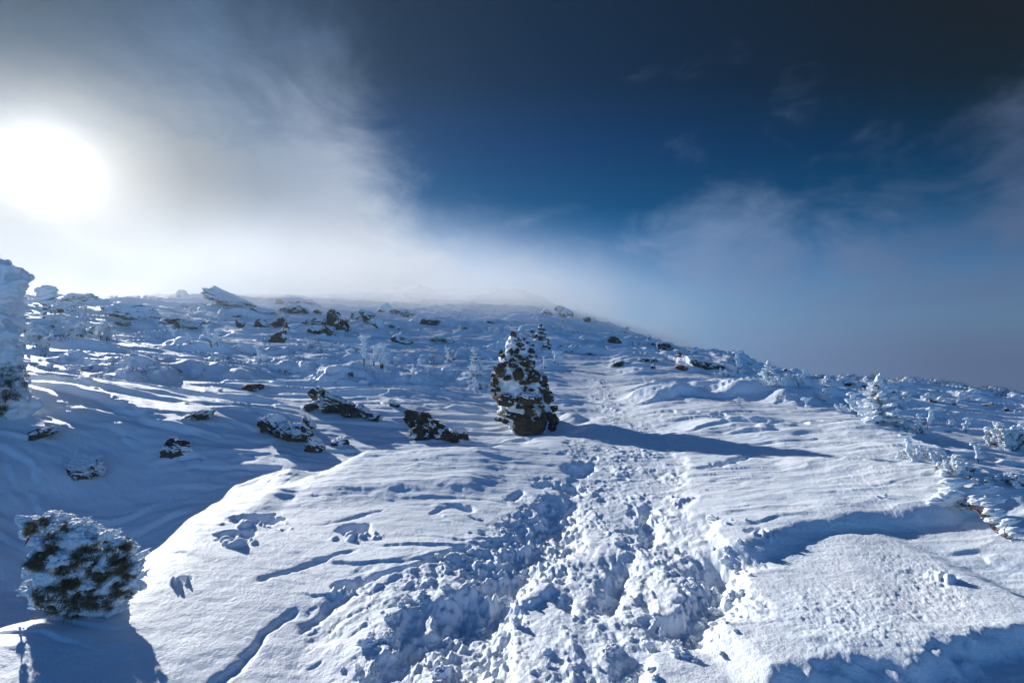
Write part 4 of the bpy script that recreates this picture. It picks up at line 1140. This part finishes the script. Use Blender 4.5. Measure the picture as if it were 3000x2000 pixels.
# snow-plastered tree filling the left edge
def tower():
    rs = np.random.RandomState(15)
    f0 = 8.6; k = f0 / FPX
    foot = at_depth(-60, 1330, f0)
    foot[2] = hz(foot[0], foot[1], H)
    o = empty('snow_plastered_tree', tuple(foot), 'big snow-plastered tree cut by the left edge, its white crest curling to the right', 'tree')
    mb = MB()
    L1 = [(-150, 850, 120), (-60, 850, 92), (-10, 838, 68), (22, 824, 40), (46, 816, 22), (-60, 800, 40), (-25, 790, 26), (0, 790, 20), (-120, 950, 120), (-40, 930, 80), (0, 880, 56), (24, 858, 32), (-120, 1060, 120), (-40, 1030, 80), (5, 1010, 42), (20, 1050, 44), (45, 1085, 34), (-110, 1170, 130), (-20, 1150, 80), (30, 1130, 46), (48, 1150, 32), (30, 1190, 40), (5, 1220, 46), (-110, 1290, 130), (-30, 1270, 80), (-100, 1400, 140), (-10, 1330, 70)]
    for u, v, r in L1:
        for q in range(3):
            p = at_depth(u - (30 if v > 900 else 12) + rs.normal() * r * .12, v + rs.normal() * r * .12, f0 + rs.uniform(-.3, .5) * r * k * 1.4)
            lump(mb, rs, p, r * k * rs.uniform(.8, 1.0), (1, -.1, .1), 1.08, .95, 4, .30)
    # ragged feathers along the crest and the lee edge
    E1 = [(-30, 772), (0, 768), (22, 776), (40, 786), (58, 796), (72, 806), (84, 816), (76, 826), (68, 836), (64, 850), (55, 862), (48, 878), (38, 892), (30, 910), (24, 930), (14, 948), (20, 968), (34, 985), (46, 1005), (56, 1030), (64, 1050), (74, 1075), (82, 1100), (78, 1130), (76, 1160), (70, 1190), (56, 1215)]
    for i in range(len(E1) - 1):
        for q in range(9):
            t = rs.rand(); u = E1[i][0] * (1 - t) + E1[i + 1][0] * t - rs.uniform(6, 24) - (12 if i > 14 else 4); v = E1[i][1] * (1 - t) + E1[i + 1][1] * t + rs.normal() * 3
            lump(mb, rs, at_depth(u, v, f0 + rs.uniform(-.4, .4)), rs.uniform(5, 12) * k, (1, -.2, .12 - .1 * (i > 14)), rs.uniform(1.3, 2.0), .42, 3, .4)
    me = remeshed(mb, .028, 'rime', M_RIME, o, foot, 1)
    vn = len(me.vertices); co = np.zeros(vn * 3); me.vertices.foreach_get('co', co); co = co.reshape(-1, 3)
    nn_ = np.zeros(vn * 3); me.vertices.foreach_get('normal', nn_); nn_ = nn_.reshape(-1, 3)
    d = fbm(co[:, 0] * 3.4, co[:, 1] * 3.4, co[:, 2] * 6.5, 4, 3) * .06 + fbm(co[:, 0] * 11, co[:, 1] * 11, co[:, 2] * 21, 3, 9) * .02
    me.vertices.foreach_set('co', (co + nn_ * d[:, None]).ravel()); me.update()
    put('rime_crust', me, o)
    wv = co + foot
    le = MB(); st = MB()
    uu, vv_ = project(wv[:, 0], wv[:, 1], wv[:, 2])
    cand = np.where((nn_[:, 1] < -.25) & (vv_ > 1050) & (vv_ < 1260) & (uu > -80))[0]
    for (u, v, r) in ((5, 1088, 14), (38, 1090, 14), (62, 1075, 8), (10, 1118, 20), (2, 1140, 24), (30, 1125, 12), (15, 1165, 14), (48, 1160, 8), (22, 1195, 12), (5, 1205, 14), (76, 1100, 6), (72, 1125, 6), (-30, 1110, 24), (-30, 1180, 24), (56, 1110, 7), (35, 1150, 8)):
        dd2 = np.hypot(uu[cand] - u, vv_[cand] - v)
        c = cand[dd2 < r]
        if not len(c): continue
        for q in rs.choice(c, min(len(c), 3 + r // 3)):
            tuft(le, rs, wv[q] + nn_[q] * .008, .085, 24, nn_[q] * .7 + np.array([.2, -.1, -.5]), .55, .05)
    tube(st, [foot + [0, 0, -.2], foot + [.0, 0, 1.2], foot + [-.1, 0, 2.2]], .14, .06, 8)
    le.build('needles', M_LEAF, o, foot); st.build('trunk', M_BARK, o, foot)
tower()

# rime-feathered bush at the lower left
def bush():
    rs = np.random.RandomState(25)
    Z = lambda x, y: (x / 2.24, 1300 + y / 2.24)
    b0 = np.array(hit(235, 1800, HPL)); b0[2] = hz(b0[0], b0[1], H)
    f0 = fdepth(b0) + .12; k = f0 / FPX / 2.24
    o = empty('rime_covered_bush', tuple(b0), 'knee-high evergreen bush coated in white rime feathers beside the shaded hollow, lower left', 'bush')
    ri, le, st = MB(), MB(), MB()
    cx_, cy_ = 540, 800
    def pt(x, y, jit=.25):
        r = min(1.0, math.hypot((x - cx_) / 420, (y - cy_) / 360))
        f = f0 - math.sqrt(1 - r * r) * 300 * k + rs.uniform(-jit, jit) * 110 * k
        return at_depth(*Z(x, y), f)
    plates = [(350, 475, 165, 42), (235, 525, 95, 50), (190, 575, 50, 30), (150, 600, 28, 18), (470, 535, 140, 55), (560, 540, 60, 30), (620, 605, 120, 45), (730, 595, 60, 18), (440, 620, 110, 60), (300, 650, 100, 45), (340, 600, 60, 26), (560, 665, 120, 50), (785, 640, 75, 34), (830, 690, 70, 28), (880, 690, 32, 10), (270, 740, 80, 40), (400, 750, 100, 50), (560, 760, 90, 60), (700, 790, 90, 50), (820, 780, 70, 60), (860, 870, 80, 55), (900, 850, 40, 25), (230, 835, 60, 42), (330, 880, 90, 60), (470, 870, 90, 60), (600, 880, 90, 60), (720, 900, 90, 65), (850, 955, 75, 45), (900, 930, 40, 26), (310, 980, 80, 60), (430, 1000, 90, 55), (560, 990, 100, 60), (680, 1010, 100, 55), (790, 1010, 70, 40), (400, 1080, 90, 34), (540, 1090, 100, 36), (270, 1050, 60, 40), (210, 640, 30, 12), (195, 660, 22, 10), (190, 920, 30, 20), (175, 960, 22, 16), (640, 1080, 100, 40), (740, 1060, 80, 36)]
    for (x, y, rx, ry) in plates:
        for q in range(9):
            a, b = rs.uniform(-.75, .75), rs.uniform(-.7, .7)
            p = pt(x + a * rx, y + b * ry)
            tilt = .18 if x > 330 else -.35 * (q % 2)
            lump(ri, rs, p, ry * k * rs.uniform(.38, .78), (1, rs.uniform(-.5, .3), tilt + .12 + rs.normal() * .28), rs.uniform(1.1, 2.3), rs.uniform(.45, .75), 3, .5)
    # body inside and behind
    for q in range(70):
        x, y = rs.uniform(220, 860), rs.uniform(520, 1090)
        if ((x - 540) / 330) ** 2 + ((y - 840) / 290) ** 2 > 1 or (x < 380 and 560 < y < 700): continue
        f = f0 + rs.uniform(-.4, 1.0) * 150 * k
        lump(ri, rs, at_depth(*Z(x, y), f), rs.uniform(45, 80) * k, WIND, 1.4, .6, 3, .35)
    me = remeshed(ri, .0045, 'rime', M_RIME, o, b0, 1)
    vn = len(me.vertices); co = np.zeros(vn * 3); me.vertices.foreach_get('co', co); co = co.reshape(-1, 3)
    nn_ = np.zeros(vn * 3); me.vertices.foreach_get('normal', nn_); nn_ = nn_.reshape(-1, 3)
    d = fbm(co[:, 0] * 24 - co[:, 2] * 12, co[:, 1] * 30, co[:, 2] * 38, 3, 3) * .009 + fbm(co[:, 0] * 80, co[:, 1] * 90, co[:, 2] * 120, 2, 9) * .003
    me.vertices.foreach_set('co', (co + nn_ * d[:, None]).ravel()); me.update()
    put('rime_feathers', me, o)
    wv = co + b0
    uu, vv_ = project(wv[:, 0], wv[:, 1], wv[:, 2])
    front = nn_[:, 1] < -.15
    N1 = [(230, 530, 40), (200, 560, 24), (350, 640, 50), (375, 680, 46), (330, 690, 30), (230, 790, 44), (275, 775, 40), (540, 720, 50), (560, 690, 30), (490, 760, 34), (720, 700, 44), (740, 755, 44), (800, 800, 44), (835, 840, 36), (620, 870, 46), (665, 880, 40), (680, 850, 30), (270, 990, 50), (330, 960, 60), (385, 985, 50), (430, 955, 40), (470, 1085, 50), (520, 1075, 36), (610, 975, 46), (650, 1025, 44), (705, 1040, 36), (760, 950, 40), (830, 975, 24), (300, 1035, 44), (360, 1080, 36), (450, 545, 26), (300, 520, 22), (430, 900, 30), (560, 1000, 36), (840, 700, 14), (420, 830, 26)]
    N1 += [(rs.uniform(230, 860), rs.uniform(620, 1060), rs.uniform(16, 34)) for _ in range(26)]
    for (x, y, r) in N1:
        u, v = Z(x, y); rr_ = r / 2.24
        dd2 = np.hypot(uu - u, vv_ - v) + np.where(front, 0, 999)
        c = np.where(dd2 < rr_)[0]
        if not len(c): continue
        for q in rs.choice(c, min(len(c), int(8 + r * .6))):
            tuft(le, rs, wv[q] + nn_[q] * .003, .036, 30, nn_[q] * .8 + np.array([.1, -.1, -.2]), .65, .035)
    for (pl, r) in (([(400, 880), (430, 850), (470, 830)], 3.5), ([(700, 630), (730, 645), (760, 655)], 4), ([(460, 890), (490, 860)], 3), ([(520, 840), (535, 870)], 3.5), ([(180, 950), (200, 925), (225, 915)], 4), ([(160, 1000), (185, 965)], 4), ([(230, 1130), (300, 1145), (360, 1130)], 4), ([(290, 900), (300, 860)], 5), ([(210, 610), (190, 645)], 4), ([(245, 1160), (320, 1150)], 3)):
        P_ = [pt(x, y, 0) + np.array([0, -.02, 0]) for x, y in pl]
        if len(P_) == 2: P_.insert(1, (P_[0] + P_[1]) / 2)
        tube(st, P_, r * k * 1.4, r * k * .8, 6)
    tube(st, [b0 + [0, .1, -.1], b0 + [0, .12, .15], b0 + [.02, .12, .35]], .018, .010, 8)
    st.build('branches', M_RED, o, b0)
    le.build('needles', M_LEAF, o, b0)
bush()

# loose clods of snow thrown out along the path
def clod_label(u, v):
    a = 'left of' if u < 1400 else 'right of' if u > 1850 else 'inside'
    b = 'nearest the viewer' if v > 1800 else 'halfway along' if v > 1600 else 'at its upper end'
    return 'loose white clod of snow %s the churned path, %s' % (a, b)
def clods():
    rs = np.random.RandomState(35)
    n = 0
    spots = []
    for _ in range(4000):
        u, v = rs.uniform(850, 2350), rs.uniform(1420, 1990)
        s_ = float(inpoly(np.array([u]), np.array([v]), [(1000, 2000), (1250, 1700), (1560, 1480), (1640, 1400), (1640, 1300), (1760, 1240), (1990, 1300), (2030, 1400), (2080, 1500), (2190, 1660), (2120, 1820), (1960, 1950), (1900, 2080)])[0])
        if s_ < -90 or rs.rand() > (1.0 if abs(s_) < 40 else .25): continue
        spots.append((u, v))
        if len(spots) >= 150: break
    protos = []
    for i in range(8):
        mb = MB(); lump(mb, rs, (0, 0, 0), 1.0, (1, 0, .1), 1.15, .8, 3, .6)
        protos.append(raw_mesh('snow_clod', np.vstack(mb.v), np.vstack(mb.f), M_TRAIL))
    for i, (u, v) in enumerate(spots):
        x, y, z = hit(u, v, H)
        r = rs.choice([.010, .014, .018, .026, .036], p=[.3, .3, .2, .13, .07])
        c = put('snow_clod', protos[i % 8], label=clod_label(u, v), cat='snow clod', group='loose snow clods along the path')
        c.location = (x, y, z + r * .35); c.scale = (r * rs.uniform(.8, 1.3), r, r * rs.uniform(.7, 1.0))
        c.rotation_euler = (rs.uniform(-.4, .4), rs.uniform(-.4, .4), rs.uniform(0, 6.28))
clods()

# tips of buried scrub and stones peppering the upper slope
def scrub():
    rs = np.random.RandomState(45)
    ri, le = MB(), MB()
    n = 0
    while n < 700:
        u = rs.uniform(-50, 3050); v = rs.uniform(850, 1180)
        p = np.array(hit(u, v, H)); d = math.hypot(p[0], p[1])
        if d < 16 or d > 110: continue
        if perlin(np.array([p[0] * .09]), np.array([p[1] * .09]), 0, 5)[0] < -.05 and rs.rand() < .8: continue
        if 1620 < u < 1900 and v > 1030: continue
        r = rs.uniform(.05, .16) * (.6 + d / 60)
        for _ in range(rs.randint(1, 4)):
            q = p + rs.normal(size=3) * [r * 1.6, r, 0]; q[2] = hz(q[0], q[1], H)
            if rs.rand() < .5: lump(ri, rs, q + [0, 0, r * .3], r * rs.uniform(.5, 1), WIND, 1.5, .8, 1, .5)
            if rs.rand() < .6: tuft(le, rs, q, r * 1.5, 14, (rs.uniform(-.5, .5), 0, 1), .5, .05)
        n += 1
    put('rime_tips', None) if False else ri.build('buried_scrub_rime', M_RIME, None, kind='stuff', label='small rime tips of buried scrub peppering the upper slope', cat='scrub')
    le.build('buried_scrub', M_LEAF, None, kind='stuff', label='dark twig tips of buried scrub peppering the upper slope', cat='scrub')
scrub()
# ------------------------------------------------------------------ haze
def haze():
    me = bpy.data.meshes.new('haze')
    x0, x1, y0, y1 = -210, 210, -210, 210
    z0 = float(H.min()) - 1.0; z1 = float(H.max()) + 4.0
    vs_ = [(x, y, z) for x in (x0, x1) for y in (y0, y1) for z in (z0, z1)]
    me.from_pydata(vs_, [], [(0, 1, 3, 2), (4, 6, 7, 5), (0, 4, 5, 1), (2, 3, 7, 6), (0, 2, 6, 4), (1, 5, 7, 3)])
    m = bpy.data.materials.new('haze'); m.use_nodes = True
    nt = m.node_tree; nt.nodes.clear()
    v = nt.nodes.new('ShaderNodeVolumePrincipled'); o = nt.nodes.new('ShaderNodeOutputMaterial')
    v.inputs['Color'].default_value = (.62, .82, 1.0, 1)
    v.inputs['Density'].default_value = HAZE
    v.inputs['Anisotropy'].default_value = .65
    nt.links.new(v.outputs[0], o.inputs['Volume'])
    me.materials.append(m)
    put('haze', me, kind='stuff')
HAZE = 0.00042
haze()
# the cloud that lies over the summit: a real body of mist around the upper slope
def mist():
    v, f = ICO[4]
    me = raw_mesh('mist_bank', v * np.array([90, 66, 17]), f, M_SNOW)
    m = bpy.data.materials.new('mist'); m.use_nodes = True
    nt = m.node_tree; nt.nodes.clear()
    gg = G(nt)
    q = gg.n('ShaderNodeVolumePrincipled'); o = gg.n('ShaderNodeOutputMaterial')
    p = obj_pos(gg)
    r = gg.vm('LENGTH', gg.vm('MULTIPLY', p, (1 / 90, 1 / 66, 1 / 17)))
    nz = gg.noise(p, .03, 3, .6)
    d = gg.m('MULTIPLY', gg.mr(r, 1.0, .25), gg.mr(nz, .3, .7))
    gg.put(q.inputs['Density'], gg.m('MULTIPLY', d, MIST))
    q.inputs['Color'].default_value = (.93, .96, 1.0, 1)
    q.inputs['Anisotropy'].default_value = .25
    nt.links.new(q.outputs[0], o.inputs['Volume'])
    me.materials.clear(); me.materials.append(m)
    ob = put('mist', me, kind='stuff'); ob.location = (-42, 86, 9)
MIST = .075
SC.cycles.volume_step_rate = 1.0
SC.cycles.volume_max_steps = 64
mist()
